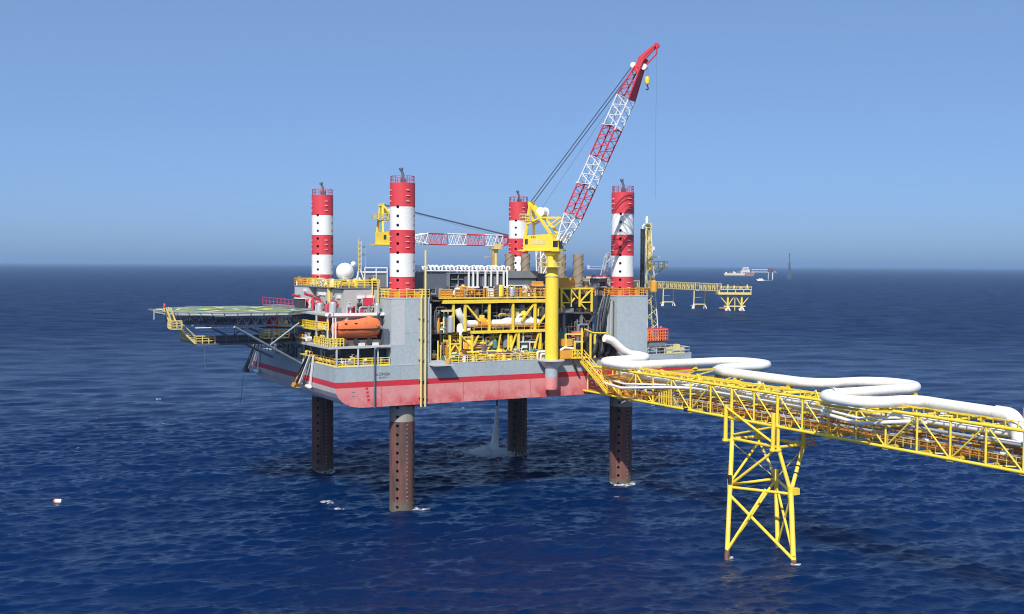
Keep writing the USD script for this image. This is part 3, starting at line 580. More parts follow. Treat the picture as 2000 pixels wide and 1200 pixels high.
# ------------------------------------------------------------------ lifeboat and its davit
lb = Thing('lifeboat', 'bright orange enclosed lifeboat hanging above the grey deck at the bow', 'lifeboat', (-7.75, -1.4, 25.4))
sec = []
for t_, wd, top, bot in ((-3.65, .35, 27.25, 26.25), (-3.45, .72, 27.55, 25.75), (-2.9, 1.05, 27.75, 25.55), (-1.9, 1.25, 27.9, 25.5), (0, 1.32, 28.0, 25.5), (1.4, 1.32, 28.25, 25.5), (2.2, 1.3, 28.35, 25.55), (2.9, 1.2, 28.2, 25.65), (3.35, .95, 27.9, 25.85), (3.5, .55, 27.6, 26.2)):
    a = np.arange(20) * 2 * math.pi / 20; cz, hh = (top + bot) / 2, (top - bot) / 2
    ca, sa = np.cos(a), np.sin(a)
    x_ = np.sign(ca) * np.abs(ca) ** .62 * wd; z_ = np.sign(sa) * np.abs(sa) ** np.where(sa > 0, .62, .85) * hh + cz
    x_ = np.where(z_ < cz - .25, x_ * (1 - .38 * ((cz - .25 - z_) / hh)), x_)
    sec.append(np.stack([np.full(20, -7.75 + t_), -1.4 + x_, z_], 1))
n_ = 20; F = [[i * n_ + j, (i + 1) * n_ + j, (i + 1) * n_ + (j + 1) % n_, i * n_ + (j + 1) % n_] for i in range(len(sec) - 1) for j in range(n_)]
F += [[0, j, j + 1, j + 1] for j in range(1, n_ - 1)] + [[(len(sec) - 1) * n_ + q for q in (0, j + 1, j, j)] for j in range(1, n_ - 1)]
lbf = np.array(F); body = MB(); body.add(np.vstack(sec), lbf)
lb.part('hull', body, ORANGE, smooth=45)
lb.part('rubbing_strake', MB().path([(-11.35, -1.75, 26.75), (-11.1, -2.3, 26.74), (-10.4, -2.62, 26.72), (-9, -2.74, 26.72), (-5.5, -2.76, 26.74), (-4.7, -2.55, 26.78), (-4.2, -1.95, 26.8)], .07, 6), DARK, smooth=60)
lb.part('conning_hatch', MB().lathe([(.02, 28.62), (.35, 28.6), (.42, 28.3), (.45, 28.1)], (-5.7, -1.4, 0), 12), ORANGE, smooth=40)
lb.part('side_hatch', MB().tube((-4.9, -2.78, 27.35), (-4.9, -2.65, 27.35), .3, 12), ORANGE, smooth=40)
for uu in (-9.9, -8.4, -6.9):
    lb.part('window', MB().box(uu, uu + .4, -2.66, -2.5, 27.45, 27.6), GLASS)
lb.part('keel', MB().beam((-11, -1.4, 25.5), (-4.6, -1.4, 25.5), .15, .25), ORANGE)
dv_ = Thing('lifeboat_davit', 'grey and white davit frame carrying the orange lifeboat', 'davit', (-7.75, 0.2, 24.35))
for uu in (-11.55, -4.05):
    dv_.part('arm', MB().path(fillet([(uu, -.2, 24.35), (uu, -.2, 28.2), (uu, -1.4, 29.0)], .5), .17, 8), PALEGREY if uu < -8 else MIDGREY, smooth=60)
    dv_.part('fall_wire', MB().tube((uu + (.4 if uu < -8 else -.4), -1.4, 29.0), (uu + (.6 if uu < -8 else -.6), -1.4, 27.6), .05, 5), ROPE)
dv_.part('cross_beam', MB().beam((-11.55, -.2, 28.4), (-4.05, -.2, 28.4), .25), PALEGREY)
for uu in (-11.75, -11.35): dv_.part('white_post', MB().box(uu - .08, uu + .08, -2.9, -2.74, 24.35, 28.4), WHITE)
dv_.part('end_frame', MB().box(-3.95, -3.2, -2.6, -.4, 24.36, 26.6), SLATE)
dv_.part('cradle', MB().box(-10.6, -4.4, -2.5, -.6, 24.36, 25.1), BROWN)
for i, uu in enumerate((-9.9, -8.2, -6.2)): dv_.part('winch_drum', MB().tube((uu, -2.75, 24.95), (uu, -2.4, 24.95), .42, 14), DARK if i else BROWN, smooth=40)
for uu in (-7.9, -5.8): dv_.part('foot_pad', MB().box(uu, uu + .9, -2.98, -2.6, 24.35, 24.75), WHITE)
dv_.part('deck_rail', MB().rail([(-12.2, -2.95, 24.35), (-10.2, -2.95, 24.35)], 1.1, .5, .08, (.35, .7)), YELLOW)

# ------------------------------------------------------------------ radome, mast, small roof gear
ra = Thing('radome', 'large white satellite dome on a pedestal by the rear left leg', 'radome', (-5.9, 8, 32.5))
sp = trimesh.creation.icosphere(4, 1.35); ra.part('dome', MB().tm(sp, (-5.9, 8, 34.75)), WHITE, smooth=True)
ra.part('pedestal', MB().lathe([(.75, 32.5), (.6, 33.0), (.55, 33.6)], (-5.9, 8, 0), 16), WHITE, smooth=40)
ra.part('equipment_box', MB().box(-6.3, -5.6, 6.7, 7.1, 32.9, 33.6), PALEGREY)
ma = Thing('antenna_mast', 'slim cream lattice mast on white legs right of the radome', 'mast', (-3.6, 8, 32.5))
cc = [(-3.85, 7.8), (-3.35, 7.8), (-3.6, 8.25)]
for x, y in cc:
    ma.part('mast_chord', MB().tube((x, y, 34.9), (x, y, 39.4), .05, 5), PALEYELLOW)
lac = MB()
for i in range(11):
    for j in range(3):
        a, b = cc[j], cc[(j + 1) % 3]
        if i % 2: a, b = b, a
        lac.tube((*a, 34.9 + .4 * i), (*b, 35.3 + .4 * i), .03, 4)
ma.part('lacing', lac, PALEYELLOW, kind='stuff')
for i, (x, y) in enumerate(((-4.5, 7.5), (-2.7, 7.5), (-3.6, 9.0))): ma.part('stay_leg', MB().tube((x, y, 32.5), (-3.6 + (x + 3.6) * .15, 8 + (y - 8) * .15, 35.1), .08, 6), WHITE)
ma.part('top_antenna', MB().tube((-3.6, 8, 39.4), (-3.6, 8, 40.1), .13, 6), GALV)
ma.part('side_lamp', MB().box(-3.1, -2.7, 7.8, 8.1, 37.2, 37.5).box(-3.1, -2.7, 7.8, 8.1, 38.4, 38.65), MIDGREY)
ma.part('dish', MB().lathe([(.02, -.12), (.3, -.05), (.42, .1)], (-4.5, 8, 35.9), 12, 'y'), WHITE, smooth=50)
gn = Thing('roof_generator', 'grey and white machinery frame on the roof between radome and nearest striped leg', 'machinery', (-1.6, 8, 32.4))
gn.part('body', MB().box(-3.0, .6, 7.2, 9, 32.4, 34.3), MIDGREY); gn.part('white_roof', MB().box(-3.1, .7, 7.1, 9.1, 34.6, 34.85).box(-3.1, .7, 7.1, 7.2, 35.3, 35.5), WHITE)
for x in (-3.05, -1.2, .6): gn.part('post', MB().box(x - .06, x + .06, 7.1, 7.25, 32.4, 35.5), WHITE)
gn.part('drum', MB().tube((-2.4, 6.9, 33.4), (-1.6, 6.9, 33.4), .5, 12), DARK, smooth=40)
gn.part('vent', MB().lathe([(.02, 34.0), (.5, 33.3), (.45, 32.5)], (-3.7, 7.6, 0), 10), PALEGREY, smooth=40)
gn.part('whip_antenna', MB().tube((-2.9, 7.2, 35.5), (-2.9, 7.2, 38.4), .05, 5), GALV)

# ------------------------------------------------------------------ bow mooring gear
def bow_anchor(v_, label, black):
    g = Thing('bow_anchor', label, 'anchor', (-11.5, v_, 18), 'anchors stowed on the bow rack')
    for q in (-3.3, .7): g.part('bolster', MB().beam((-11.6, v_ + q, 22.3), (-11.75, v_ + q + 1.0, 18.0), .22, .3), WHITE)
    for q in (-1.2, .1): g.part('guide_bar', MB().beam((-12.0, v_ + q - 2.0, 22.6), (-12.6, v_ + q + 1.2, 18.1), .3, .2), WHITE if q < 0 else PALEGREY)
    for q in (-1.6, -.6): g.part('mooring_wire', MB().tube((-11.9, v_ + q - 1.7, 22.9), (-12.9, v_ + q + 2.2, 18.1), .17, 6), BLACK)
    g.part('shank', MB().beam((-12.8, v_ + 1.4, 18.4), (-12.3, v_ - 1.3, 20.2), .3), BLACK if black else ORANGEY)
    g.part('fluke', MB().hexa([(-13.1, v_ + .9, 17.4), (-12.2, v_ + .9, 17.3), (-12.2, v_ + 2.5, 17.5), (-13.1, v_ + 2.5, 17.5), (-13.0, v_ + 1.0, 18.3), (-12.4, v_ + 1.0, 18.3), (-12.4, v_ + 2.2, 18.1), (-13.0, v_ + 2.2, 18.1)]), BLACK if black else ORANGEY)
    g.part('fender', MB().lathe([(.02, -1.2), (.28, -1.0), (.34, 0), (.28, 1.0), (.02, 1.2)], (-11.85, v_ - 1.9, 17.75), 12, 'y'), WHITE, smooth=50)
    g.part('rack_top', MB().box(-12.2, -10.6, v_ - 3.2, v_ + 1.2, 22.35, 22.5).tube((-11.6, v_ - 2.4, 22.8), (-11.6, v_ - .4, 22.8), .32, 10), PALEYELLOW if black else YELLOW)
    return g
bow_anchor(36.2, 'black anchor with thick wires hung at the far left corner of the bow', True)
bow_anchor(9.2, 'orange anchor on its white rack at the near end of the bow', False)
solo('trailing_wire', MB().tube((-13.0, 37.8, 17.6), (-13.6, 38.0, 12.0), .05, 5), ROPE, 'thin wire hanging below the black anchor at the far bow corner', 'wire', (-13, 37.8, 12))

# ------------------------------------------------------------------ pedestal cranes
def lattice(chord_mbs, lace, p0, p1, side, up, w0, w1, h0, h1, n, rc, rl):
    """Four chords and zigzag lacing between two rectangular ends."""
    p0, p1, side, up = (np.asarray(q, float) for q in (p0, p1, side, up))
    def corner(t, i, j):
        w, h = w0 + (w1 - w0) * t, h0 + (h1 - h0) * t
        return p0 + (p1 - p0) * t + side * i * w / 2 + up * j * h / 2
    cs = [(-1, -1), (1, -1), (1, 1), (-1, 1)]
    for q, (i, j) in enumerate(cs): chord_mbs[q].tube(corner(0, i, j), corner(1, i, j), rc, 6)
    for q in range(4):
        a, b = cs[q], cs[(q + 1) % 4]
        for k in range(n):
            t0, t1 = k / n, (k + 1) / n
            if k % 2: lace.tube(corner(t0, *b), corner(t1, *a), rl, 4)
            else: lace.tube(corner(t0, *a), corner(t1, *b), rl, 4)
        for t in (0, 1): lace.tube(corner(t, *a), corner(t, *b), rl * 1.3, 4)

def make_crane(label, pu, pv, zdeck, az, elev, bands, zslew, bracket):
    c = Thing('pedestal_crane', label, 'crane', (pu, pv, zdeck), 'yellow pedestal cranes with red and white lattice booms')
    P = np.array([pu, pv, 0.0]); a = math.radians(az)
    bx, by = np.array([math.cos(a), math.sin(a), 0]), np.array([-math.sin(a), math.cos(a), 0])   # boom direction, sideways
    M = np.stack([bx, by, [0, 0, 1.0]], 1)
    def loc(mb, z=0): return mb.xf(M, P + [0, 0, z])
    c.part('pedestal_column', MB().lathe([(1.02, zdeck + .02), (1.02, zslew - 4.0), (.9, zslew - 3.6)], (pu, pv, 0), 32), CRANEYELLOW, smooth=40)
    c.part('upper_column', MB().lathe([(.88, zslew - 3.6), (.88, zslew - .9), (1.25, zslew - .6), (1.25, zslew - .15)], (pu, pv, 0), 28), CRANEYELLOW, smooth=40)
    c.part('flange', MB().lathe([(1.06, zslew - 4.2), (1.12, zslew - 4.15), (1.12, zslew - 4.0), (1.0, zslew - 3.98)], (pu, pv, 0), 28), PALEYELLOW, smooth=40)
    c.part('service_ring', MB().lathe([(.9, zslew - 2.7), (1.9, zslew - 2.7), (1.9, zslew - 2.58), (.9, zslew - 2.58)], (pu, pv, 0), 20), PALEYELLOW, smooth=30)
    rp = [(pu + 1.85 * math.cos(q), pv + 1.85 * math.sin(q), zslew - 2.58) for q in np.linspace(0, 2 * math.pi, 11)]
    c.part('ring_rail', MB().rail(rp, .6, 1.3, .035, ()), PALEYELLOW)
    c.part('slew_bearing', MB().lathe([(1.05, zslew - .6), (1.15, zslew - .5), (1.15, zslew)], (pu, pv, 0), 28), BROWN, smooth=40)
    if bracket:
        c.part('bracket_cone', MB().lathe([(.9, zdeck + .01), (2.1, zdeck), (2.1, zdeck - .14), (1.9, zdeck - .2), (1.03, zdeck - 1.25)], (pu, pv, 0), 28), PALEGREY, smooth=40)
        c.part('bracket_tube', MB().lathe([(1.0, zdeck - 1.2), (1.0, zdeck - 2.6)], (pu, pv, 0), 28), GREY, smooth=40)
        c.part('bracket_lower', MB().lathe([(1.0, zdeck - 2.6), (1.0, zdeck - 4.4), (.92, zdeck - 4.6)], (pu, pv, 0), 28), PINK, smooth=40)
    # slewing house
    c.part('house', loc(MB().hexa([(-4.3, -1.5, 0), (1.3, -1.5, 0), (1.3, 1.5, 0), (-4.3, 1.5, 0), (-4.3, -1.5, 2.15), (.6, -1.5, 2.35), (.6, 1.5, 2.35), (-4.3, 1.5, 2.15)]), zslew), CRANEYELLOW)
    c.part('house_base', loc(MB().box(-4.7, 1.5, -1.65, 1.65, -.22, 0).box(-5.4, -4.7, -1.2, 1.2, -.2, -.05), zslew), CRANEYELLOW)
    for s in (-1, 1):
        c.part('louvre', loc(MB().box(-3.95, -3.45, s * 1.52 - .03, s * 1.52 + .03, .8, 1.6), zslew), DARK)
        c.part('vent_panel', loc(MB().box(-2.9, -.4, s * 1.51 - .02, s * 1.51 + .02, .75, 1.5), zslew), PALEYELLOW)
        t = text_mesh('PM', .34, .02); tv = np.asarray(t.vertices)
        tv = np.stack([-2.9 + tv[:, 0] * 1.15 if s < 0 else -2.0 - tv[:, 0] * 1.15, np.full(len(tv), s * 1.515) + s * tv[:, 2], 1.72 + tv[:, 1]], 1)
        c.part('house_lettering', loc(MB().add(tv, t.faces), zslew), INK)
    c.part('cab', loc(MB().hexa([(.9, -1.9, -.3), (2.2, -1.9, -.3), (2.2, -.5, -.3), (.9, -.5, -.3), (.9, -1.9, 1.5), (2.0, -1.9, 1.5), (2.0, -.5, 1.5), (.9, -.5, 1.5)]), zslew), CRANEYELLOW)
    c.part('cab_window', loc(MB().box(1.2, 2.03, -1.93, -1.88, .35, 1.3), zslew), GLASS)
    c.part('cab_front_window', loc(MB().hexa([(2.17, -1.75, .2), (2.22, -1.75, .2), (2.22, -.65, .2), (2.17, -.65, .2), (2.03, -1.75, 1.35), (2.08, -1.75, 1.35), (2.08, -.65, 1.35), (2.03, -.65, 1.35)]), zslew), GLASS)
    # A-frame
    apex = (-3.7, 0, 7.1)
    for s in (-1, 1):
        c.part('back_stay', loc(MB().beam((-4.0, s * 1.3, 2.1), (apex[0], s * .45, apex[2]), .34), zslew), CRANEYELLOW)
        c.part('front_stay', loc(MB().beam((.5, s * 1.3, 2.3), (apex[0] + .1, s * .45, apex[2] - .1), .36), zslew), CRANEYELLOW)
        c.part('knee_brace', loc(MB().beam((-3.9, s * 1.2, 3.9), (-1.9, s * .9, 4.8), .2), zslew), CRANEYELLOW)
        c.part('jib_arm', loc(MB().beam((-1.9, s * .9, 4.9), (1.9, s * .7, 4.85), .24).beam((-.4, s * 1.1, 3.4), (1.6, s * .75, 4.75), .18), zslew), CRANEYELLOW)
    c.part('apex_head', loc(MB().box(-4.0, -3.45, -.65, .65, 6.85, 7.35), zslew), CRANEYELLOW)
    c.part('apex_platform', loc(MB().box(-5.0, -2.9, -1.3, 1.3, 4.35, 4.45).rail([(-2.9, -1.3, 4.45), (-5.0, -1.3, 4.45), (-5.0, 1.3, 4.45), (-2.9, 1.3, 4.45)], 1.0, 1.0, .06, (.5,)), zslew), PALEYELLOW)
    c.part('hoist_drum', loc(MB().tube((-1.7, -.75, 5.8), (-1.7, .75, 5.8), .5, 18).tube((-1.7, -.8, 5.8), (-1.7, -.7, 5.8), .72, 18).tube((-1.7, .7, 5.8), (-1.7, .8, 5.8), .72, 18), zslew), WHITE, smooth=40)
    c.part('drum_cradle', loc(MB().beam((-2.6, -.6, 4.3), (-1.5, -.6, 5.5), .2).beam((-2.6, .6, 4.3), (-1.5, .6, 5.5), .2), zslew), CRANEYELLOW)
    # boom
    e = math.radians(elev); d = np.array([math.cos(e), 0, math.sin(e)]); up = np.array([-math.sin(e), 0, math.cos(e)]); side = np.array([0, 1.0, 0])
    heel = np.array([1.6, 0, 1.1]); n_b = len(bands) - 1
    for q in range(n_b):
        s0, s1 = bands[q], bands[q + 1]; first, last = q == 0, q == n_b - 1
        mat = WHITE if q % 2 == 0 else RED
        lace = MB(); ch = [MB() for _ in range(4)]
        w0, w1, h0, h1 = (2.3, 2.3, .5, 2.0) if first else (2.3, 1.5, 2.0, .9) if last else (2.3, 2.3, 2.0, 2.0)
        lattice(ch, lace, heel + d * s0, heel + d * s1, side, up, w0, w1, h0, h1, 6, .13 if first else .11, .055)
        sec_ = c.part('boom_section', loc(ch[0], zslew), mat)
        for m_ in ch[1:]: c.part('chord', loc(m_, zslew), mat, sec_, smooth=70)
        c.part('lacing', loc(lace, zslew), mat, sec_, kind='stuff')
        if first:
            for s in (-1, 1): c.part('heel_plate', loc(MB().beam(heel + side * s * 1.0 - d * .5, heel + side * s * 1.15 + d * 1.5, .18, .7, (0, 1, 0)), zslew), WHITE, sec_)
        if q in (2, 4): c.part('boom_platform', loc(MB().beam(heel + d * (s0 + .1) + up * 1.1 - side * 1.2, heel + d * (s0 + .1) + up * 1.1 + side * 1.2, .5, .12), zslew), WHITE, sec_)
        if last:
            c.part('top_web', loc(MB().add([heel + d * s0 + side * 1.16 - up * 1.0, heel + d * s1 + side * .76 - up * .46, heel + d * s1 - side * .76 - up * .46, heel + d * s0 - side * 1.16 - up * 1.0] +
                                           [heel + d * s0 + side * 1.16 - up * 1.06, heel + d * s1 + side * .76 - up * .52, heel + d * s1 - side * .76 - up * .52, heel + d * s0 - side * 1.16 - up * 1.06],
                                           [[0, 1, 2, 3], [7, 6, 5, 4], [0, 4, 5, 1], [2, 6, 7, 3], [1, 5, 6, 2], [3, 7, 4, 0]]), zslew), RED, sec_)
    L = bands[-1]; tip = heel + d * L
    hd = c.part('boom_head', loc(MB().beam(tip - d * .8 + side * .65, tip + d * 1.5 + side * .65, .9, .16, (0, 1, 0)).beam(tip - d * .8 - side * .65, tip + d * 1.5 - side * .65, .9, .16, (0, 1, 0)).beam(tip + d * .2 - side * .7, tip + d * .2 + side * .7, .5), zslew), RED)
    nose0 = tip + d * 1.0 + up * .2; nd = np.array([math.cos(e - .42), 0, math.sin(e - .42)]); nose1 = nose0 + nd * 3.1; nu = np.array([-nd[2], 0, nd[0]])
    for s in (-1, 1): c.part('nose_arm', loc(MB().hexa([nose0 + side * (s * .5 + o) + nu * q for q in (-.1, .55) for o in (-.08, .08)][:2] + [nose1 + side * (s * .4 + o) + nu * q for q in (-.05,) for o in (.08, -.08)] +
                                             [nose0 + side * (s * .5 + o) + nu * .5 for o in (-.08, .08)] + [nose1 + side * (s * .4 + o) + nu * .25 for o in (.08, -.08)]), zslew), RED, hd)
    c.part('nose_strut', loc(MB().beam(tip - up * .5, nose0 + nd * 2.3 - nu * .9, .16).beam(nose0 + nd * 2.3 - nu * .9, nose1, .2), zslew), RED, hd)
    c.part('nose_sheave', loc(MB().tube(nose1 - side * .12, nose1 + side * .12, .42, 14), zslew), SAFETYRED, hd, smooth=40)
    c.part('pendant_sheave', loc(MB().tube(tip + up * .9 - side * .6, tip + up * .9 + side * .6, .42, 12), zslew), WHITE, hd, smooth=40)
    c.part('hoist_sheave', loc(MB().tube(tip - up * .7 + d * .4 - side * .3, tip - up * .7 + d * .4 + side * .3, .45, 12), zslew), WHITE, hd, smooth=40)
    for s in (-1, 1):
        c.part('pendant_wire', loc(MB().tube(np.array(apex) + side * s * .5 + [0, 0, .1], tip + up * .9 + side * s * .5, .085, 5), zslew), ROPE, smooth=70)
    c.part('hoist_wire', loc(MB().tube((-1.7, 0, 6.6), tip + up * .4, .022, 4), zslew), ROPE)
    return c, lambda q: P + M @ (np.asarray(q) + np.array([0, 0, zslew])), tip, d, up, nose1

BANDS = [0, 4.5, 9.4, 14.0, 18.9, 23.7, 28.4]
cr, cw, tip, bd, bup, nose = make_crane('main yellow crane on the front edge with its boom raised high', 23.1, -4.2, 21.36, -60, 63.3, BANDS, 38.3, True)
hk0 = tip - bup * .7 + bd * .4 + np.array([.45, 0, 0]); hk = cw(hk0)
hook = Thing('hook_block', 'yellow hook block hanging below the head of the raised boom', 'hook block', hk - [0, 0, 3.2])
hook.part('wire', MB().tube(hk + [.12, 0, 0], hk + [.12, 0, -1.4], .03, 4).tube(hk - [.12, 0, 0], hk - [.12, 0, 1.4], .03, 4), ROPE)
hook.part('block', MB().lathe([(.03, -1.35), (.35, -1.55), (.42, -2.0), (.3, -2.5), (.03, -2.6)], hk, 12), CRANEYELLOW, smooth=40)
hook.part('hook', MB().path([hk + np.array(q) for q in ((0, 0, -2.55), (0, 0, -2.85), (.18, 0, -3.0), (.2, 0, -3.2), (0, 0, -3.35), (-.2, 0, -3.22))], .09, 6), BLACK, smooth=70)
nz = cw(nose); solo('whip_line', MB().tube(nz, nz - [0, 0, 22.0], .022, 4), ROPE, 'long thin line hanging from the very tip of the raised boom', 'line', nz - [0, 0, 22])
cr2, cw2, tip2, *_ = make_crane('rear yellow crane mostly hidden by the nearest striped leg, boom lying level', 16.4, 39.0, 21.36, 1.5, -.4, [0, 3.6, 7.6, 11.6, 15.6, 19.6, 22.4], 39.6, False)
br = Thing('boom_rest', 'short yellow post that carries the level boom of the rear crane', 'boom rest', (36.0, 39.0, ZD))
br.part('post', MB().lathe([(.55, ZD), (.55, 38.6), (.7, 38.9)], (36.0, 38.6, 0), 16), PALEYELLOW, smooth=40)
br.part('cradle', MB().box(35.2, 36.8, 37.6, 39.8, 38.9, 39.15).box(35.2, 36.8, 37.5, 37.7, 38.9, 39.9), PALEYELLOW)
br.part('ladder', MB().box(35.1, 35.4, 37.9, 38.0, 30, 38.6), ORANGEY)
br.part('work_light', MB().box(33.6, 35.4, 38.3, 38.5, 37.4, 37.55).box(33.6, 34.0, 38.2, 38.6, 37.1, 37.4), GALV)
# white lattice tower under the main boom
wt = Thing('lattice_rest_tower', 'white lattice tower standing under the heel of the raised boom', 'lattice tower', (29.4, 9, 31.5))
ch = [MB() for _ in range(4)]; lace = MB()
for q in range(3):
    lattice(ch, lace, (29.4, 9, 31.0 + 3.0 * q), (29.4, 9, 34.0 + 3.0 * q), (1, 0, 0), (0, 1, 0), 1.5 + .25 * q, 1.75 + .25 * q, 1.5, 1.5, 1, .12, .09)
for m_ in ch: wt.part('tower_leg', m_, WHITE)
wt.part('lacing', lace, WHITE, kind='stuff')
wt.part('top_saddle', MB().box(28.3, 30.5, 8.1, 9.9, 40.0, 40.3), WHITE)

# ------------------------------------------------------------------ exhaust stacks with helical strakes
def stack(u_, v_, r, zb, zt, label):
    g = Thing('exhaust_stack', label, 'exhaust stack', (u_, v_, zb), 'brown exhaust stacks with spiral strakes')
    g.part('flue', MB().lathe([(r, zb), (r, zt), (r - .08, zt), (r - .08, zt - 1.5)], (u_, v_, 0), 24), STACK, smooth=40)
    for q in range(3):
        h = MB(); pp = []
        for t_ in np.linspace(0, 1, 22):
            an = 2 * math.pi * (q / 3 + t_ * 1.1); z = zb + (zt - zb) * (.35 + .62 * t_); pp.append((math.cos(an), math.sin(an), z))
        for a, b in zip(pp[:-1], pp[1:]):
            h.add([(u_ + a[0] * (r - .02), v_ + a[1] * (r - .02), a[2]), (u_ + a[0] * (r + .1), v_ + a[1] * (r + .1), a[2]), (u_ + b[0] * (r + .1), v_ + b[1] * (r + .1), b[2]), (u_ + b[0] * (r - .02), v_ + b[1] * (r - .02), b[2]),
                   (u_ + a[0] * (r - .02), v_ + a[1] * (r - .02), a[2] + .05), (u_ + a[0] * (r + .1), v_ + a[1] * (r + .1), a[2] + .05), (u_ + b[0] * (r + .1), v_ + b[1] * (r + .1), b[2] + .05), (u_ + b[0] * (r - .02), v_ + b[1] * (r - .02), b[2] + .05)],
                  [[0, 1, 2, 3], [7, 6, 5, 4], [1, 5, 6, 2], [0, 3, 7, 4]])
        g.part('strake', h, STACK)
    g.part('joint_flange', MB().lathe([(r, zb + 2.6), (r + .08, zb + 2.62), (r + .08, zb + 2.75), (r, zb + 2.77)], (u_, v_, 0), 24), STACK, smooth=40)
for u_, lab in ((30.1, 'brown exhaust stack left of the rear striped leg'), (33.3, 'brown exhaust stack right of the rear striped leg, under the crane cab'), (36.8, 'brown exhaust stack just left of the crane column'),
                (40.8, 'brown exhaust stack just right of the crane column, partly hidden by the white tower'), (44.4, 'rightmost brown exhaust stack, right of the white lattice tower')):
    stack(u_, 22.0, .82 if u_ < 44 else .95, 30.0, 37.9, lab)

# ------------------------------------------------------------------ process module between the front jack houses
pm = Thing('process_module', 'yellow steel process module full of pipes between the jack house and crane', 'process module', (15, 6, ZD))
Z2, Z3 = 25.55, 30.1
for name_, uu, z0, z1, w_ in (('column', 7.0, ZD, 25.4, .28), ('column', 8.75, ZD, 25.4, .24), ('column', 10.7, ZD, 25.4, .28), ('column', 7.55, 25.9, Z3, .32), ('column', 9.5, 25.9, Z3, .34), ('column', 13.6, 25.9, Z3, .34),
                              ('column', 17.7, 25.9, Z3, .34), ('column', 21.6, 25.9, Z3 + 1.6, .36), ('column', 18.7, ZD, Z2, .34), ('column', 22.6, ZD, Z2, .3), ('column', 16.9, ZD, Z2, .22)):
    pm.part(name_, MB().box(uu - w_ / 2, uu + w_ / 2, -1.6 - w_ / 2, -1.6 + w_ / 2, z0, z1), YELLOW)
for a, b, w_ in (((9.7, Z3 - .2), (12.0, 27.4), .26), ((21.4, Z3 - .2), (19.2, 27.3), .26), ((24.2, 29.0), (22.2, 26.6), .26), ((7.0, 22.8), (7.85, 24.0), .22), ((8.75, 22.8), (7.9, 24.0), .22), ((15.1, ZD + 1.4), (15.6, Z2), .2), ((17.1, ZD + .8), (18.4, Z2), .22), ((21.2, ZD + .8), (22.4, Z2), .22), ((10.7, 23.4), (11.8, Z2 - .3), .22), ((8.9, 25.3), (10.6, 23.6), .18)):
    pm.part('brace', MB().beam((a[0], -1.6, a[1]), (b[0], -1.6, b[1]), w_), YELLOW)
pm.part('main_beam', MB().box(5.7, 24.3, -1.95, -1.35, Z3 + .02, Z3 + .55), YELLOW)
pm.part('upper_beam', MB().box(5.2, 24.6, -2.05, -1.4, Z3 + .75, Z3 + .95), YELLOW)
pm.part('middle_beam', MB().box(10.5, 24.0, -1.9, -1.4, Z2, Z2 + .42), YELLOW)
pm.part('tie_beam', MB().box(6.9, 8.9, -1.72, -1.5, 24.0, 24.2), YELLOW)
pm.part('tie_beam', MB().box(5.6, 7.6, -1.75, -1.45, 28.9, 29.2), PALEYELLOW)
pm.part('upper_deck', MB().box(4.2, 24.4, -1.3, 14, Z3 + .3, Z3 + .5), BROWN)
pm.part('middle_deck', MB().box(4.2, 24.2, -1.3, 14, Z2 + .05, Z2 + .25), BROWN)
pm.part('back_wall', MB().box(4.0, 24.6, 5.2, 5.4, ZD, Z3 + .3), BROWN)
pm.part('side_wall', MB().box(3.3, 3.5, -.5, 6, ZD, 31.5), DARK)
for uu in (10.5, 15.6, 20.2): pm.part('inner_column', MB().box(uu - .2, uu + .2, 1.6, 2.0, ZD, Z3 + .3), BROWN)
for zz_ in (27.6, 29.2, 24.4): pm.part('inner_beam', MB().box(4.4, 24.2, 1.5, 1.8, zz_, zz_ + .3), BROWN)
pm.part('upper_railing', MB().rail([(5.3, -1.9, Z3 + .95), (24.0, -1.9, Z3 + .95)], 1.15, .8, .035, (.3, .65)), ORANGEY)
pm.part('middle_railing', MB().rail([(11, -1.7, Z2 + .42), (23.4, -1.7, Z2 + .42)], .9, 1.3, .045, (.5,)), ORANGEY)
pm.part('orange_cladding', MB().box(5.3, 7.3, -1.85, -1.7, Z3 + 1.0, Z3 + 2.2), ORANGEY)
pm.part('orange_cladding', MB().box(18.0, 19.0, -1.85, -1.7, Z3 + 1.0, Z3 + 2.3), ORANGEY)
# the big white line that sweeps down and along
wp = Thing('white_process_pipe', 'fat white pipe bending down and running along the yellow module', 'pipe', (15, -.6, 27))
wp.part('pipe', MB().path(fillet([(8.35, -1.3, 29.3), (8.7, -1.3, 28.4), (10.0, -.9, 27.0), (22.6, -.7, 27.0), (23.6, .8, 27.0)], 1.2), .56, 18), PIPEWHITE, smooth=50)
wp.part('raised_cladding', MB().path(fillet([(16.4, -.75, 27.0), (17.2, -.75, 27.25), (22.4, -.75, 27.1)], .8), .62, 18), PIPEWHITE, smooth=50)
wp.part('orange_valve_body', MB().lathe([(.3, -.85), (.72, -.8), (.78, 0), (.72, .8), (.3, .85)], (12.6, -.75, 27.1), 14, 'x'), ORANGEY, smooth=40)
wp.part('valve_actuator', MB().box(12.2, 13.0, -1.2, -.4, 27.7, 28.3), YELLOW)
wp.part('loop', MB().path(fillet([(18.6, -.9, 27.3), (19.2, -.9, 28.2), (20.8, -.9, 28.2), (21.6, -.9, 27.4)], .6), .2, 10), PIPEWHITE, smooth=50)
wp.part('yellow_valve', MB().lathe([(.05, 28.9), (.45, 28.7), (.5, 28.2), (.2, 27.9)], (20.0, -.95, 0), 12), YELLOW, smooth=40)
for uu in (10.6, 14.6, 18.2, 21.4): wp.part('pipe_shoe', MB().box(uu - .15, uu + .15, -1.1, -.4, Z2 + .42, 26.7), ORANGEY)
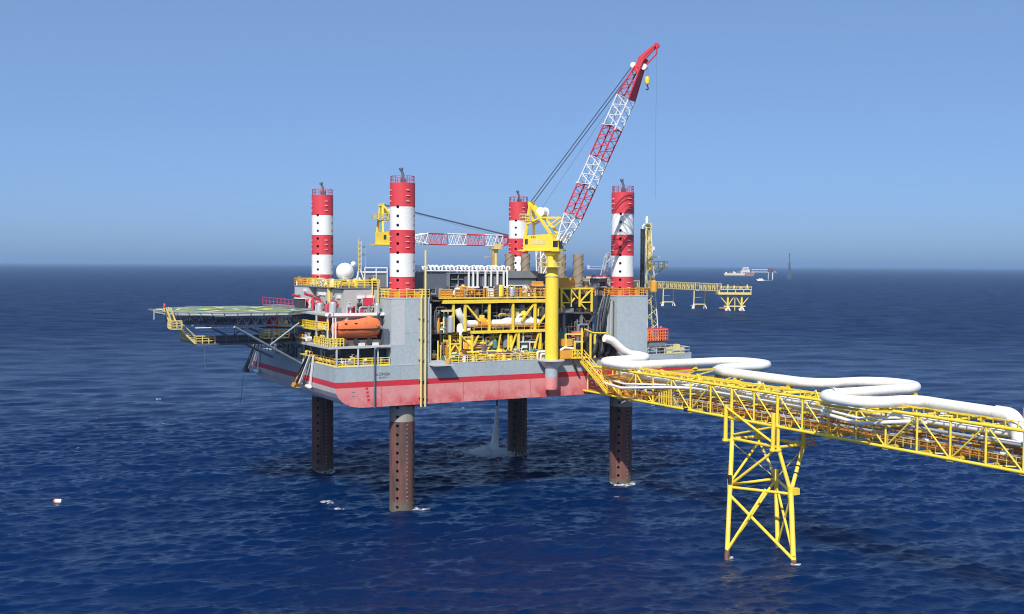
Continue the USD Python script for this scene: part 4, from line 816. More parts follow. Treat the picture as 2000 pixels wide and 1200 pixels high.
for uu, m_ in ((10.6, TEAL), (16.0, GALV)):
    tray = Thing('cable_tray_light', f"white flat light fitting {'with green underside, left' if m_ is TEAL else 'right'} above the fat white pipe", 'light fitting', (uu, .2, 28))
    tray.part('housing', MB().box(uu - .8, uu + .8, -.2, .5, 28.0, 28.2), WHITE); tray.part('bracket', MB().box(uu - .3, uu - .2, .1, .2, 27.2, 28.0).box(uu + .2, uu + .3, .1, .2, 27.2, 28.0), m_)
sb = Thing('sign_board', 'white-framed dark panel with a green and white plate on the lower deck', 'panel', (20, -1.3, 22.6))
sb.part('frame', MB().box(18.9, 21.3, -1.45, -1.3, 23.95, 24.1).box(18.9, 19.05, -1.45, -1.3, 22.0, 23.95).box(20.75, 20.9, -1.45, -1.3, 22.0, 23.95).box(19.6, 19.75, -1.4, -1.3, 24.1, 25.5), WHITE)
sb.part('panel', MB().box(19.05, 20.75, -1.38, -1.32, 22.7, 23.95), DARK); sb.part('plate', MB().box(19.4, 20.4, -1.43, -1.39, 23.1, 23.5), WHITE); sb.part('green_band', MB().box(19.4, 20.4, -1.44, -1.39, 23.5, 23.62), TEAL)
# dense pipework and equipment on each deck, seeded
mats = [YELLOW, ORANGEY, PALEYELLOW, PIPEWHITE, BROWN, MIDGREY, GALV, TEAL, DARK, BROWN, MIDGREY]
def clutter(th, u0, u1, v0, v1, z0, zmax, n, seed, palette):
    R = random.Random(seed)
    for _ in range(n):
        u_, v_ = R.uniform(u0, u1), R.uniform(v0, v1); m_ = R.choice(palette); kind = R.random()
        if kind < .28:
            L = R.uniform(1.2, 4.5); z = z0 + R.uniform(.2, zmax); r = R.uniform(.06, .2); x1 = min(u_ + L, u1)
            if x1 - u_ < .7: continue
            th.part('pipe_run', MB().path(fillet([(u_, v_, z0 + .05), (u_, v_, z), (x1, v_, z), (x1, v_ + R.uniform(-.3, .6), z0 + R.uniform(.05, .9))], .25, 3), r, 7), m_, smooth=60)
        elif kind < .42:
            r = R.uniform(.25, .6); h = R.uniform(.8, min(2.4, zmax)); th.part('vessel', MB().lathe([(.03, z0), (r, z0 + .02), (r, z0 + h), (r * .7, z0 + h + r * .5), (.03, z0 + h + r * .6)], (u_, v_, 0), 12), m_, smooth=45)
        elif kind < .62:
            w_, d_, h = R.uniform(.3, 1.1), R.uniform(.3, .8), R.uniform(.4, min(1.6, zmax)); th.part('equipment_box', MB().box(u_, u_ + w_, v_, v_ + d_, z0 + .02, z0 + h), m_)
        elif kind < .8:
            z = z0 + R.uniform(.3, 1.2); th.part('valve', MB().tube((u_ - .35, v_, z), (u_ + .35, v_, z), .22, 8).tube((u_, v_, z), (u_, v_, z + .6), .07, 6).lathe([(.2, -.03), (.26, 0), (.2, .03), (.15, 0), (.2, -.03)], (u_, v_, z + .6), 10), m_, smooth=50)
        else:
            z = z0 + zmax; th.part('standpipe', MB().tube((u_, v_, z0), (u_, v_, z0 + R.uniform(.5, 1) * zmax), R.uniform(.05, .14), 7), m_, smooth=60)
clutter(ac, -9.0, -3.4, 2.0, 9.0, 32.5, 1.1, 30, 31, [YELLOW, PALEYELLOW, WHITE, GALV, MIDGREY, ORANGEY, PALEYELLOW])
clutter(ac, -9.0, -5.0, 9.0, 22.0, 32.5, .9, 18, 32, [YELLOW, PALEYELLOW, WHITE, GALV, ORANGEY])
clutter(ac, -9.9, -9.0, 2.0, 21.0, 28.86, 1.5, 40, 33, [WHITE, SAFETYRED, GALV, MIDGREY, DARK, SAFETYRED, PALEGREY])
clutter(ac, -8.6, -3.6, -.2, 1.0, 28.86, 1.2, 16, 34, [WHITE, SAFETYRED, GALV, MIDGREY, DARK])
clutter(ac, -11.9, -9.6, 2.0, 11.5, 24.35, 1.4, 30, 35, [WHITE, GALV, MIDGREY, DARK, PALEYELLOW, DARK, SLATE])
clutter(ac, -10.6, -3.6, -2.4, -1.3, ZD + .01, 1.6, 22, 36, [SLATE, DARK, GALV, BROWN, MIDGREY, WHITE])
clutter(ac, -10.8, -9.2, 1.0, 30, ZD + .01, 2.0, 46, 37, [SLATE, DARK, GALV, PALEYELLOW, MIDGREY, WHITE])
clutter(ac, -9.4, -4.6, -1.1, .3, 26.9, 1.5, 14, 38, [WHITE, SAFETYRED, GALV, MIDGREY, PALEGREY])
warm = [YELLOW, ORANGEY, PALEYELLOW, YELLOW, PIPEWHITE, ORANGEY, MIDGREY, TEAL]
clutter(pm, 6.2, 23.5, -2.6, -1.9, ZD, 1.0, 70, 1, warm)
clutter(pm, 6.0, 23.5, -1.2, 1.2, ZD, 3.4, 60, 2, mats)
clutter(pm, 9.0, 15.0, -1.2, .2, ZD, 2.6, 16, 3, warm)
clutter(pm, 4.5, 7.0, -1.2, 1.5, 25.8, 3.8, 16, 4, mats)
clutter(pm, 9.6, 23.5, .3, 1.4, 25.8, 3.9, 34, 5, [BROWN, MIDGREY, DARK, BROWN, MIDGREY, GALV])
clutter(pm, 7.5, 23.5, -1.2, .8, Z3 + .5, 1.3, 40, 6, [ORANGEY, BROWN, PALEYELLOW, PIPEWHITE, RUST, RUST, MIDGREY])
for i in range(8):                                         # second row of framing, railings and stairs behind the front frame
    uu = 6.4 + i * 2.4
    pm.part('rear_column', MB().box(uu - .12, uu + .12, .3, .54, ZD, Z2), YELLOW if i % 2 else PALEYELLOW)
    pm.part('rear_brace', MB().beam((uu, .4, ZD + .2 if i % 2 else Z2), (uu + 2.4, .4, Z2 if i % 2 else ZD + .2), .13), YELLOW if i % 3 else ORANGEY)
    pm.part('rear_column', MB().box(uu - .1, uu + .1, .6, .8, 25.8, Z3), PALEYELLOW if i % 2 else BROWN)
for zz_ in (22.6, 23.8): pm.part('rear_beam', MB().box(6.2, 23.4, .3, .5, zz_, zz_ + .16), PALEYELLOW if zz_ < 23 else ORANGEY)
for q_, (a, b) in enumerate((((9.4, 22.9), (13.0, 22.9)), ((13.6, 23.2), (18.0, 23.2)), ((6.4, 24.4), (10.4, 24.4)), ((18.6, 24.6), (23.2, 24.6)))): pm.part('inner_railing', MB().rail([(a[0], -.6, a[1]), (b[0], -.6, b[1])], 1.0, .8, .05, (.35, .7), True), (YELLOW, ORANGEY)[q_ % 2])
pm.part('module_stair', MB().beam((12.0, -1.0, ZD), (15.0, -1.0, 24.6), .12, .35).beam((12.0, -.3, ZD), (15.0, -.3, 24.6), .12, .35).beam((12.0, -1.0, ZD + 1), (15.0, -1.0, 25.6), .08), YELLOW)
clutter(pm, 6.2, 23.5, -2.5, -1.7, ZD, 1.5, 100, 21, warm + [BROWN, TEAL, RUST])
clutter(pm, 7.5, 23.6, -1.75, -.9, Z3 + 1.0, 1.6, 60, 26, [ORANGEY, BROWN, PALEYELLOW, PIPEWHITE, RUST, YELLOW, DARK, GALV])
clutter(pm, 9.6, 23.5, -1.2, .2, 27.9, 1.9, 40, 27, [BROWN, MIDGREY, DARK, BROWN, YELLOW, GALV, PALEYELLOW])
clutter(pm, 6.2, 23.3, -1.2, .2, 23.2, 2.0, 60, 28, warm + [BROWN, BROWN, DARK, GALV])
clutter(pm, 6.2, 23.2, -1.3, .3, ZD, 3.0, 70, 22, warm + [BROWN, GALV, BROWN])
clutter(pm, 4.6, 8.8, -1.6, .6, ZD, 3.6, 34, 23, warm + [BROWN, ORANGEY])
clutter(pm, 4.4, 7.4, -1.5, .2, 25.8, 3.9, 26, 24, warm + [BROWN, ORANGEY, GALV])
clutter(pm, 9.8, 23.4, -.2, 1.0, 25.8, 1.6, 26, 25, [ORANGEY, BROWN, PALEYELLOW, GALV])
pm.part('white_bend', MB().path(fillet([(8.9, -1.3, 24.2), (8.9, -1.3, 26.0), (10.4, -1.3, 26.15)], .6), .22, 10), PIPEWHITE, smooth=50)
pm.part('white_dome', MB().lathe([(.5, 25.8), (.55, 26.3), (.45, 26.8), (.2, 27.05), (.02, 27.1)], (9.0, -.9, 0), 14), PIPEWHITE, smooth=50)

# ------------------------------------------------------------------ air coolers on the upper deck
co = Thing('air_cooler', 'dark grey bank of fin coolers under a row of white gooseneck vents', 'air cooler', (14, 3, 31))
co.part('left_casing', MB().box(4.3, 7.8, 1.2, 9, 32.2, 34.85), SLATE)
co.part('casing', MB().box(7.82, 17.9, 1.6, 9, 31.6, 34.75), DARK)
co.part('casing_frame', MB().box(7.6, 18.0, 1.1, 1.55, 34.5, 34.72).box(7.8, 8.3, 1.1, 1.55, 31.2, 34.5).box(8.6, 10.6, 1.2, 1.5, 33.6, 33.75).box(9.7, 9.85, 1.2, 1.5, 31.4, 34.5), MIDGREY)
for i in range(7): co.part('fin_panel', MB().box(10.9 + i * 1.0, 11.7 + i * 1.0, 1.4, 1.58, 32.6, 34.3), MIDGREY if i % 2 else SLATE)
co.part('right_casing', MB().box(18.1, 23.4, .6, 8, 33.9, 34.95), MIDGREY)
co.part('right_lower_casing', MB().box(18.2, 23.2, .9, 8, 32.7, 33.88), SLATE)
co.part('right_ledge', MB().box(18.1, 22.9, .4, .9, 32.65, 32.8), WHITE)
co.part('right_stub', MB().box(23.5, 25.4, 1.0, 6, 33.2, 34.6), SLATE)
co.part('painted_shade_sheet', MB().box(4.4, 23.4, 2.0, 2.2, 30.6, 32.7), DARK)  # dark sheet standing in for the shade under the coolers
for i in range(5): co.part('fan_ring', MB().lathe([(.42, -.2), (.5, -.2), (.5, .2), (.42, .2)], (19.0 + i * .95, .8, 32.1), 12, 'y'), DARK if i > 1 else WHITE, smooth=40)
for uu in (11.35, 12.85, 14.2, 15.2, 16.3, 17.4, 18.0, 12.1):
    co.part('white_downcomer', MB().box(uu - .12, uu + .12, .75, .95, 32.5, 35.1), WHITE)
for a, b in ((11.0, 13.1), (13.9, 16.6), (16.9, 18.4)):
    co.part('white_manifold', MB().box(a, b, .72, 1.0, 32.35, 32.62), WHITE)
for uu in (11.9, 14.6, 17.2): co.part('manifold_stem', MB().tube((uu, .85, 31.0), (uu, .85, 32.4), .1, 8), WHITE, smooth=60)
co.part('header_pipe', MB().tube((4.3, 1.0, 34.95), (18.2, 1.0, 34.95), .1, 8), WHITE, smooth=60)
for i in range(19):
    uu = 2.6 + i * .86
    q = (0.0, .8, 1.6)[i % 3] * .5
    co.part('gooseneck_vent', MB().path(fillet([(uu + .4, 3.6 + q, 34.75), (uu + .4, 3.6 + q, 35.75), (uu + .82, 3.3 + q, 35.75), (uu + .82, 3.3 + q, 35.3)], .24, 4), .13, 7), WHITE, smooth=60)
    co.part('gooseneck_vent', MB().path(fillet([(uu, 1.2 + q, 34.75), (uu, 1.2 + q, 35.62), (uu + .42, .9 + q, 35.62), (uu + .42, .9 + q, 35.2)], .24, 4), .13, 7), WHITE, smooth=60)
clutter(co, 5.0, 10.5, .8, 1.4, 31.0, 1.6, 14, 9, [MIDGREY, GALV, WHITE, SLATE])
yb = Thing('yellow_work_platform', 'orange-yellow box platform beside the crane column at upper deck height', 'platform', (23.4, -1, 31))
yb.part('box', MB().box(22.2, 23.4, -1.2, .5, 31.5, 33.4), ORANGEY); yb.part('cap', MB().box(22.0, 23.6, -1.4, .7, 32.6, 32.75), PALEYELLOW); yb.part('strut', MB().beam((20.2, -1.7, 32.7), (21.5, -1.7, 31.0), .2).beam((21.6, -1.7, 31.4), (21.6, -1.7, 32.4), .2), PALEYELLOW)

# ------------------------------------------------------------------ module right of the crane
rm = Thing('truss_module', 'yellow X-braced frame over dark equipment, right of the crane column', 'process module', (30, 3, ZD))
xa, xm1, xm2, xb, zt_, zm_, zb_ = 26.9, 28.7, 30.3, 32.6, 32.1, 30.0, 28.5
for uu in (xa, xb): rm.part('post', MB().box(uu - .14, uu + .14, -.9, -.62, zb_, zt_), YELLOW)
for uu in (xm1, xm2): rm.part('post', MB().box(uu - .13, uu + .13, -.88, -.64, 29.3, zt_), YELLOW)
rm.part('top_chord', MB().box(xa - .2, xb + .2, -.92, -.6, zt_, zt_ + .26), YELLOW)
for a, b in ((xa, xm1), (xm2, xb)): rm.part('middle_chord', MB().box(a, b, -.86, -.66, zm_ - .1, zm_ + .1), YELLOW)
for a, b in (((xa, zt_), (xm1, zm_)), ((xm1 + .1, zt_ - .2), (xm2 - .3, zm_ + .6)), ((xb, zt_), (xm2, zm_)), ((xm1, zm_), (xm1 + .7, zm_ + .7)), ((xm1, zm_), (xm1 - .7, zm_ + .7)), ((xm2, zm_), (xm2 + 1.2, zm_ - 1.1)), ((xa, zm_), (xa + .6, zm_ - .8))):
    rm.part('diagonal', MB().beam((a[0], -.76, a[1]), (b[0], -.76, b[1]), .2), YELLOW)
rm.part('orange_hopper', MB().poly([(25.6, 0), (29.9, 0), (29.9, 3), (25.6, 3)], 32.36, 33.9), ORANGEY)
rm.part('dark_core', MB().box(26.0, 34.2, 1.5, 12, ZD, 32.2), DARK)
rm.part('deck', MB().box(25.8, 33.6, -.6, 5, 28.2, 28.4), BROWN)
rm.part('deck_box', MB().box(26.3, 29.2, -.8, 1, 28.4, 29.1), MIDGREY)
for uu in (26.3, 27.7, 31.0): rm.part('grey_column', MB().box(uu - .2, uu + .2, -.4, 0, ZD, 28.2), GALV if uu < 27 else MIDGREY)
for a, b in (((31.0, 24.5), (33.4, 28.0)), ((33.4, 24.5), (31.0, 28.0))): rm.part('dark_brace', MB().beam((a[0], -.3, a[1]), (b[0], -.3, b[1]), .2), BROWN)
rm.part('teal_vessel', MB().lathe([(.03, 24.0), (.6, 24.1), (.65, 25.3), (.03, 25.6)], (27.2, -.2, 0), 12), TEAL, smooth=40)
rm.part('brown_ladder', MB().beam((33.5, -.7, 24.0), (33.5, -.7, 31.0), .3).beam((34.3, -.5, 24.0), (35.3, -1.8, 31.2), .3).beam((33.9, -.5, 24.0), (34.7, -1.8, 31.2), .25), DARK)
clutter(rm, 26.2, 33.6, -.6, 1.2, ZD, 6.2, 46, 12, [DARK, BROWN, MIDGREY, SLATE, BROWN, MIDGREY, BROWN, TEAL, PALEYELLOW])
clutter(rm, 30.5, 36.5, .5, 2.5, 31.0, 2.2, 22, 13, [GALV, MIDGREY, ORANGEY, BROWN, PIPEWHITE])
for i in range(6):
    R = random.Random(40 + i); pa = (34.6 + R.uniform(-.4, .4), -1.2, 31.0 - i * .2); rm.part('hanging_hose', MB().path(fillet([pa, (34.0 - R.uniform(0, .6), -1.6, 28.6), (33.6 + R.uniform(-.5, .5), -1.4, 24.5)], 1.5, 4), .13, 6), BLACK if i % 2 else SLATE, smooth=70)
lt = Thing('small_lattice_mast', 'grey leaning lattice mast left of the right striped leg', 'mast', (37.4, 3.5, 31))
ch = [MB() for _ in range(4)]; lace = MB(); lattice(ch, lace, (37.3, 3.5, 31.0), (38.6, 3.5, 38.0), (1, 0, 0), (0, 1, 0), 1.4, .6, 1.2, .6, 8, .08, .05)
for m_ in ch: lt.part('mast_chord', m_, GALV)
lt.part('lacing', lace, GALV, kind='stuff')
rs = Thing('red_roofed_shelter', 'small shelter with a red and white roof edge, left of the right striped leg', 'shelter', (36.5, 2, 31.1))
rs.part('roof', MB().box(34.6, 37.2, .8, 4, 33.8, 34.05), WHITE); rs.part('roof_top', MB().box(34.6, 37.2, .8, 4, 34.06, 34.3), SAFETYRED); rs.part('wall', MB().box(35.2, 37.0, 1.4, 3.8, 31.1, 33.8), MIDGREY)
rs.part('window', MB().box(35.5, 36.6, 1.35, 1.41, 32.3, 33.2), GLASS)

# ------------------------------------------------------------------ vent tower behind the right leg
vt = Thing('vent_tower', 'tower of black pipe, white lattice and pale yellow plate right of the right leg', 'vent tower', (48, 6, ZD))
vt.part('black_pipe', MB().tube((47.3, 6, 24), (47.3, 6, 42.2), .38, 12), BLACK, smooth=40)
vt.part('pipe_bend', MB().path(fillet([(47.3, 6, 42.1), (47.3, 6, 42.9), (48.1, 6, 42.9), (48.1, 6, 33)], .4), .13, 8), WHITE, smooth=60)
vt.part('yellow_plate', MB().box(48.7, 49.5, 6.3, 6.9, 35.0, 43.3), PALEYELLOW)
ch = [MB() for _ in range(4)]; lace = MB(); lattice(ch, lace, (49.3, 6.2, 22), (48.4, 6.2, 42.4), (1, 0, 0), (0, 1, 0), 2.4, .9, 1.8, .8, 16, .09, .06)
for q, m_ in enumerate(ch): vt.part('tower_leg', m_, WHITE if q % 2 else PALEYELLOW)
vt.part('lacing', lace, PALEYELLOW, kind='stuff')
vt.part('top_light', MB().lathe([(.25, 43.2), (.28, 44.0), (.1, 44.4)], (48.15, 6, 0), 10), WHITE, smooth=50); vt.part('top_platform', MB().box(47.7, 48.8, 5.5, 6.5, 43.0, 43.15), PALEYELLOW)
vt.part('side_platform', MB().box(49.4, 52.1, 5.4, 7, 35.4, 35.55).rail([(49.4, 5.4, 35.55), (52.1, 5.4, 35.55), (52.1, 7, 35.55)], 1.1, .9, .06, (.5,)), PALEYELLOW)
vt.part('platform_strut', MB().beam((49.2, 6, 33.8), (51.6, 6, 35.4), .14).beam((48.8, 6, 37.4), (51.0, 6, 37.4), .14), PALEYELLOW)
vt.part('side_lamp', MB().box(49.55, 49.85, 5.9, 6.3, 38.6, 39.2), WHITE)
vt.part('orange_drum', MB().lathe([(.03, 31.4), (.6, 31.5), (.62, 33.2), (.03, 33.5)], (48.0, 3.6, 0), 12), ORANGEY, smooth=40)
vt.part('base_box', MB().box(43.0, 44.2, 3.2, 5, ZD, 33.2), PALEYELLOW)

# ------------------------------------------------------------------ landing and stair at the bridge head
ln = Thing('bridge_landing', 'yellow landing frames and orange stair where the footbridge meets the hull', 'landing', (28, -4, 18))
for uu, vv, z0, z1 in ((26.2, -3.3, ZD, 25.2), (27.8, -3.4, ZD, 24.0), (29.0, -3.6, ZD, 26.0), (30.6, -3.6, ZD, 25.2), (31.4, -3.6, ZD, 25.3)):
    ln.part('frame_post', MB().box(uu - .12, uu + .12, vv - .12, vv + .12, z0, z1), YELLOW)
ln.part('frame_beam', MB().beam((26.2, -3.3, 25.2), (28.9, -3.5, 25.1), .22), PALEYELLOW)
ln.part('frame_beam', MB().beam((27.7, -3.4, 24.0), (29.3, -3.5, 23.9), .2), YELLOW)
ln.part('arch_beam', MB().path(fillet([(29.4, -3.7, 25.9), (31.0, -3.7, 25.3), (33.4, -3.7, 25.2), (34.4, -3.5, 24.7)], .8), .13, 8), YELLOW, smooth=60)
ln.part('orange_box', MB().box(24.9, 27.0, -3.9, -2.6, ZD + .05, 22.7), ORANGEY)
ln.part('yellow_box', MB().box(25.6, 27.4, -3.4, -2.4, 23.3, 24.4), ORANGEY)
ln.part('orange_lid', MB().box(28.0, 29.6, -3.3, -2.2, 24.7, 25.5), ORANGE)
ln.part('white_cover', MB().path(fillet([(25.0, -3.6, 22.7), (25.8, -3.6, 23.1), (27.4, -3.6, 22.9)], .6), .2, 8), WHITE, smooth=60)
for uu, hh in ((31.0, 1.9), (32.4, 2.2), (33.6, 1.7), (34.6, 1.2)):
    ln.part('black_hose_bundle', MB().path(fillet([(uu, -2.9, ZD + .1), (uu + .3, -3.7, ZD + .9), (uu + .9, -3.3, ZD + hh + 1.0), (uu + .4, -2.7, ZD + hh + 1.4)], .5, 4), .42, 8), BLACK, smooth=70)
ln.part('dark_housing', MB().box(30.9, 35.0, -2.98, -1.0, ZD + .02, 24.6), DARK)
s0, s1 = np.array([29.2, -2.4, 21.7]), np.array([29.2, -11.4, 16.6])
for off in (-.55, .55): ln.part('stair_stringer', MB().beam(s0 + [off, 0, 0], s1 + [off, 0, 0], .12, .42), YELLOW)
st_ = MB()
for i in range(26):
    q = s0 + (s1 - s0) * (i + .5) / 26; st_.box(q[0] - .52, q[0] + .52, q[1] - .16, q[1] + .16, q[2] - .03, q[2] + .03)
ln.part('stair_treads', st_, ORANGEY, kind='stuff')
for off in (-.6, .6): ln.part('stair_rail', MB().rail([s0 + [off, 0, .1], s1 + [off, 0, .1]], 1.05, 1.3, .05, (.5,)), YELLOW)
ln.part('stair_head', MB().box(26.9, 29.9, -4.2, -2.98, ZD + .02, ZD + .22).rail([(26.9, -4.2, ZD + .22), (28.6, -4.2, ZD + .22)], 1.1, .9, .06, (.5,)), YELLOW)
ln.part('landing_support', MB().beam((27.0, -4.0, ZD), (29.0, -3.05, 18.2), .2).beam((29.6, -4.0, ZD), (31.4, -3.05, 18.0), .2), DARK)

# ------------------------------------------------------------------ the yellow footbridge with its pipes
BU0, BU1, BZ0, BZ1, PV = 29.8, 34.5, 16.15, 20.2, 4.315
VB = [-4.15 - PV * i for i in range(22)]
fb = Thing('pipe_bridge', 'long yellow truss bridge running from the hull towards the lower right', 'bridge', (32, -45, BZ0))
for uu in (BU0, BU1):
    fb.part('bottom_chord', MB().tube((uu, VB[0] + 1.4, BZ0), (uu, VB[-1], BZ0), .18, 8), YELLOW, smooth=60)
    fb.part('top_chord', MB().tube((uu, VB[0] - 1.8, BZ1), (uu, VB[-1], BZ1), .19, 8), YELLOW, smooth=60)
    for i, vv in enumerate(VB):
        if i == 0: fb.part('end_post', MB().tube((uu, vv + 1.3, BZ0), (uu, vv + 1.3, BZ0 + 3.6), .13, 8), YELLOW, smooth=60); fb.part('end_post', MB().tube((uu, vv, BZ0), (uu, vv, BZ1 - .7), .12, 8), YELLOW, smooth=60); continue
        thick = .2 if i in (8, 10) else .125
        fb.part('post', MB().tube((uu, vv, BZ0), (uu, vv, BZ1), thick, 8), YELLOW, smooth=60)
    for i in range(1, 21):
        a, b = VB[i], VB[i + 1]; xb_ = 7 <= i <= 10
        if xb_ or i % 2: fb.part('diagonal', MB().tube((uu, a, BZ1), (uu, b, BZ0), .095, 6), YELLOW, smooth=70)
        if (xb_ and uu == BU1) or (not xb_ and i % 2 == 0): fb.part('diagonal', MB().tube((uu, a, BZ0), (uu, b, BZ1), .095, 6), YELLOW, smooth=70)
for i, vv in enumerate(VB):
    fb.part('floor_beam', MB().beam((BU0, vv, BZ0), (BU1, vv, BZ0), .2, .3), YELLOW)
    if i: fb.part('top_beam', MB().tube((BU0, vv, BZ1), (BU1, vv, BZ1), .13, 6), YELLOW, smooth=70)
    if i and i < 21:
        a, b = (BU0, BU1) if i % 2 else (BU1, BU0)
        fb.part('wind_brace', MB().tube((a, vv, BZ0), (b, VB[i + 1], BZ0), .09, 6), YELLOW, smooth=70)
        fb.part('top_brace', MB().tube((a, vv, BZ1), (b, VB[i + 1], BZ1), .09, 6), YELLOW, smooth=70)
        fb.part('pipe_rack_beam', MB().beam((BU0, vv, 18.4), (BU1, vv, 18.4), .16, .2), YELLOW)
        fb.part('side_bracket', MB().beam((BU0, vv - 1.9, 18.0), (BU0 + 1.6, vv - 1.9, 18.0), .12), PALEYELLOW)
fb.part('walkway_grating', MB().box(31.9, 33.6, VB[-1], VB[1], BZ0 + .36, BZ0 + .44), RUSTWALK)
fb.part('walkway_kick_plate', MB().box(31.84, 31.88, VB[-1], VB[1], BZ0 + .2, BZ0 + .62), ORANGEY)
fb.part('walkway_kick_plate', MB().box(33.62, 33.66, VB[-1], VB[1], BZ0 + .2, BZ0 + .62), ORANGEY)
for uu in (31.9, 33.6):
    for i in range(1, 21, 2):
        fb.part('walkway_railing', MB().rail([(uu, VB[i], BZ0 + .44), (uu, VB[min(i + 2, 21)], BZ0 + .44)], 1.15, 1.08, .045, (.3, .65)), RUSTWALK if i % 4 == 1 else ORANGEY)
for i in range(2, 20, 3): fb.part('wire_mesh_panel', MB().box(33.68, 33.7, VB[i + 1] + .3, VB[i] - .3, BZ0 + .7, BZ0 + 1.5), RUSTWALK)
fb.part('added_shade_deck', MB().box(BU0 + .15, BU1 - .15, VB[3], -3.2, BZ0 + .18, BZ0 + .26), RUSTWALK)  # solid plate added so the bridge head shades the front right leg
fb.part('added_shade_tray', MB().box(31.0, BU1 - .1, VB[3] + .5, -4.5, 18.55, 18.65), ORANGEY)  # tray plate added to fill out that shadow on the leg
fb.part('leg_shade_screen', MB().box(BU0 + .2, BU0 + 2.0, VB[2], VB[1] - .5, BZ0 + .1, BZ0 + 1.6), ORANGEY)  # orange screen kept solid to block sun from the leg
fb.part('bay_cabinet', MB().box(BU0 + .6, BU0 + 1.3, VB[5] + .4, VB[5] + 1.6, BZ0 + .2, BZ0 + 1.4), PALEYELLOW)
fb.part('bay_frame', MB().rail([(BU0 - .15, VB[5] - .2, BZ0 + .1), (BU0 - .15, VB[5] + 2.6, BZ0 + .1)], 2.4, .55, .07, (.5,)), YELLOW)
for i in range(1, 20, 2):
    fb.part('top_handrail', MB().rail([(BU0 + 1.0, VB[i], BZ1 + .12), (BU0 + 1.0, VB[i + 2], BZ1 + .12)], .55, 1.45, .05, ()), YELLOW)
    fb.part('inner_handrail', MB().rail([(BU0 + .35, VB[i], BZ0 + .3), (BU0 + .35, VB[i + 2], BZ0 + .3)], 1.0, 1.08, .035, (.5,)), (PALEYELLOW, ORANGEY)[i // 2 % 2])
    fb.part('tray_edge', MB().beam((BU0 + 1.3, VB[i], 18.62), (BU0 + 1.3, VB[i + 2], 18.62), .06, .22), PALEYELLOW)
    fb.part('tray_edge', MB().beam((BU1 - .5, VB[i], 18.62), (BU1 - .5, VB[i + 2], 18.62), .06, .22), YELLOW)
for i in range(1, 21):
    for uu in (BU0, BU1): fb.part('gusset', MB().poly([(uu - .04, VB[i] - .42), (uu + .04, VB[i] - .42), (uu + .04, VB[i] + .42), (uu - .04, VB[i] + .42)], BZ0 - .3 if i % 2 == 0 else BZ1 - .34, BZ0 + .34 if i % 2 == 0 else BZ1 + .3), YELLOW)
fb.part('dark_coupling', MB().tube((BU0, VB[6] + .4, BZ0), (BU0, VB[6] + 1.2, BZ0), .27, 10), BLACK, smooth=50)

# the big insulated pipe with its expansion loops, lying on top of the bridge
PZ = 21.25
path = [(32.4, -4.9, 24.5), (33.8, -4.9, 24.1), (36.0, -4.9, 22.4), (37.4, -4.9, PZ + .5), (38.7, -4.9, PZ + .4), (38.7, -8.4, PZ + .15), (28.5, -8.4, PZ), (28.5, -16.6, PZ), (49.5, -16.6, PZ), (49.5, -25.6, PZ), (37.4, -25.9, PZ), (35.4, -30.6, PZ), (35.3, -48.4, PZ), (45.3, -48.4, PZ), (45.3, -57.2, PZ), (25.9, -57.2, PZ), (25.9, -65.6, PZ), (33.2, -65.4, PZ), (32.6, -70.0, PZ), (32.0, -77.2, PZ)]
bp_ = Thing('big_white_pipe', 'fat white insulated pipe snaking in loops along the top of the yellow bridge', 'pipe', (35, -40, PZ))
bp_.part('pipe', MB().path(fillet([np.array(p, float) for p in path], [0, 1.5, 1.6, 1.6, 1.7, 1.7, 3.4, 3.4, 4.0, 4.0, 3.4, 3.6, 3.6, 4.0, 4.0, 3.6, 3.6, 3.0, 3.0, 0], 10), .63, 24), PIPEWHITE, smooth=50)
bp_.part('end_elbow', MB().path(fillet([(32.0, -77.0, PZ), (31.7, -79.5, PZ), (31.6, -80.1, PZ - 2.8)], 1.5, 8), .76, 24), PIPEWHITE, smooth=50)
bp_.part('black_strap', MB().lathe([(.64, -.09), (.68, -.08), (.68, .08), (.64, .09)], (28.9, -57.2, PZ), 24, 'x'), BLACK, smooth=40)
for k_, (uu, vv) in enumerate(((41, -16.6), (45, -16.6), (45.2, -25.6), (41, -25.6), (38, -25.6), (38, -48.4), (43, -48.4), (38, -57.2), (42.5, -57.2), (38.5, -8.6), (36, -16.6))):
    fb.part('outrigger', MB().beam((BU1, vv, BZ1 - .1), (uu + .5, vv, BZ1 - .1), .22, .3).beam((BU1, vv, BZ1 - 2.2), (uu, vv, BZ1 - .25), .16), YELLOW)
for k_, (uu, vv) in enumerate(((41, -16.6), (45, -16.6), (45.2, -25.6), (40, -25.6), (35.3, -33), (35.3, -38), (35.3, -43.4), (38, -48.4), (43, -48.4), (38, -57.2), (42.5, -57.2), (31.5, -57.2), (28.9, -65.0), (32.7, -70), (32.3, -75), (31, -16.6), (34, -8.6))):
    bp_.part('pipe_support', MB().box(uu - .3, uu + .3, vv - .3, vv + .3, BZ1 + .08, PZ - .58).box(uu - .5, uu + .5, vv - .16, vv + .16, BZ1 + .05, BZ1 + .25), PIPEWHITE if k_ % 2 else YELLOW)
fb.part('loop_outrigger', MB().beam((BU0, -57.2, BZ1), (26.5, -57.2, BZ1 + .1), .22, .26).beam((BU0, -65.4, BZ1), (26.5, -65.4, BZ1 + .1), .22, .26).beam((26.6, -57.2, BZ1 + .1), (26.6, -65.4, BZ1 + .1), .2, .26), YELLOW)
for vv in (-33.0, -38, -43.4): fb.part('saddle_beam', MB().beam((BU0, vv, BZ1 + .1), (BU1 + 1.4, vv, BZ1 + .1), .25, .3), YELLOW)
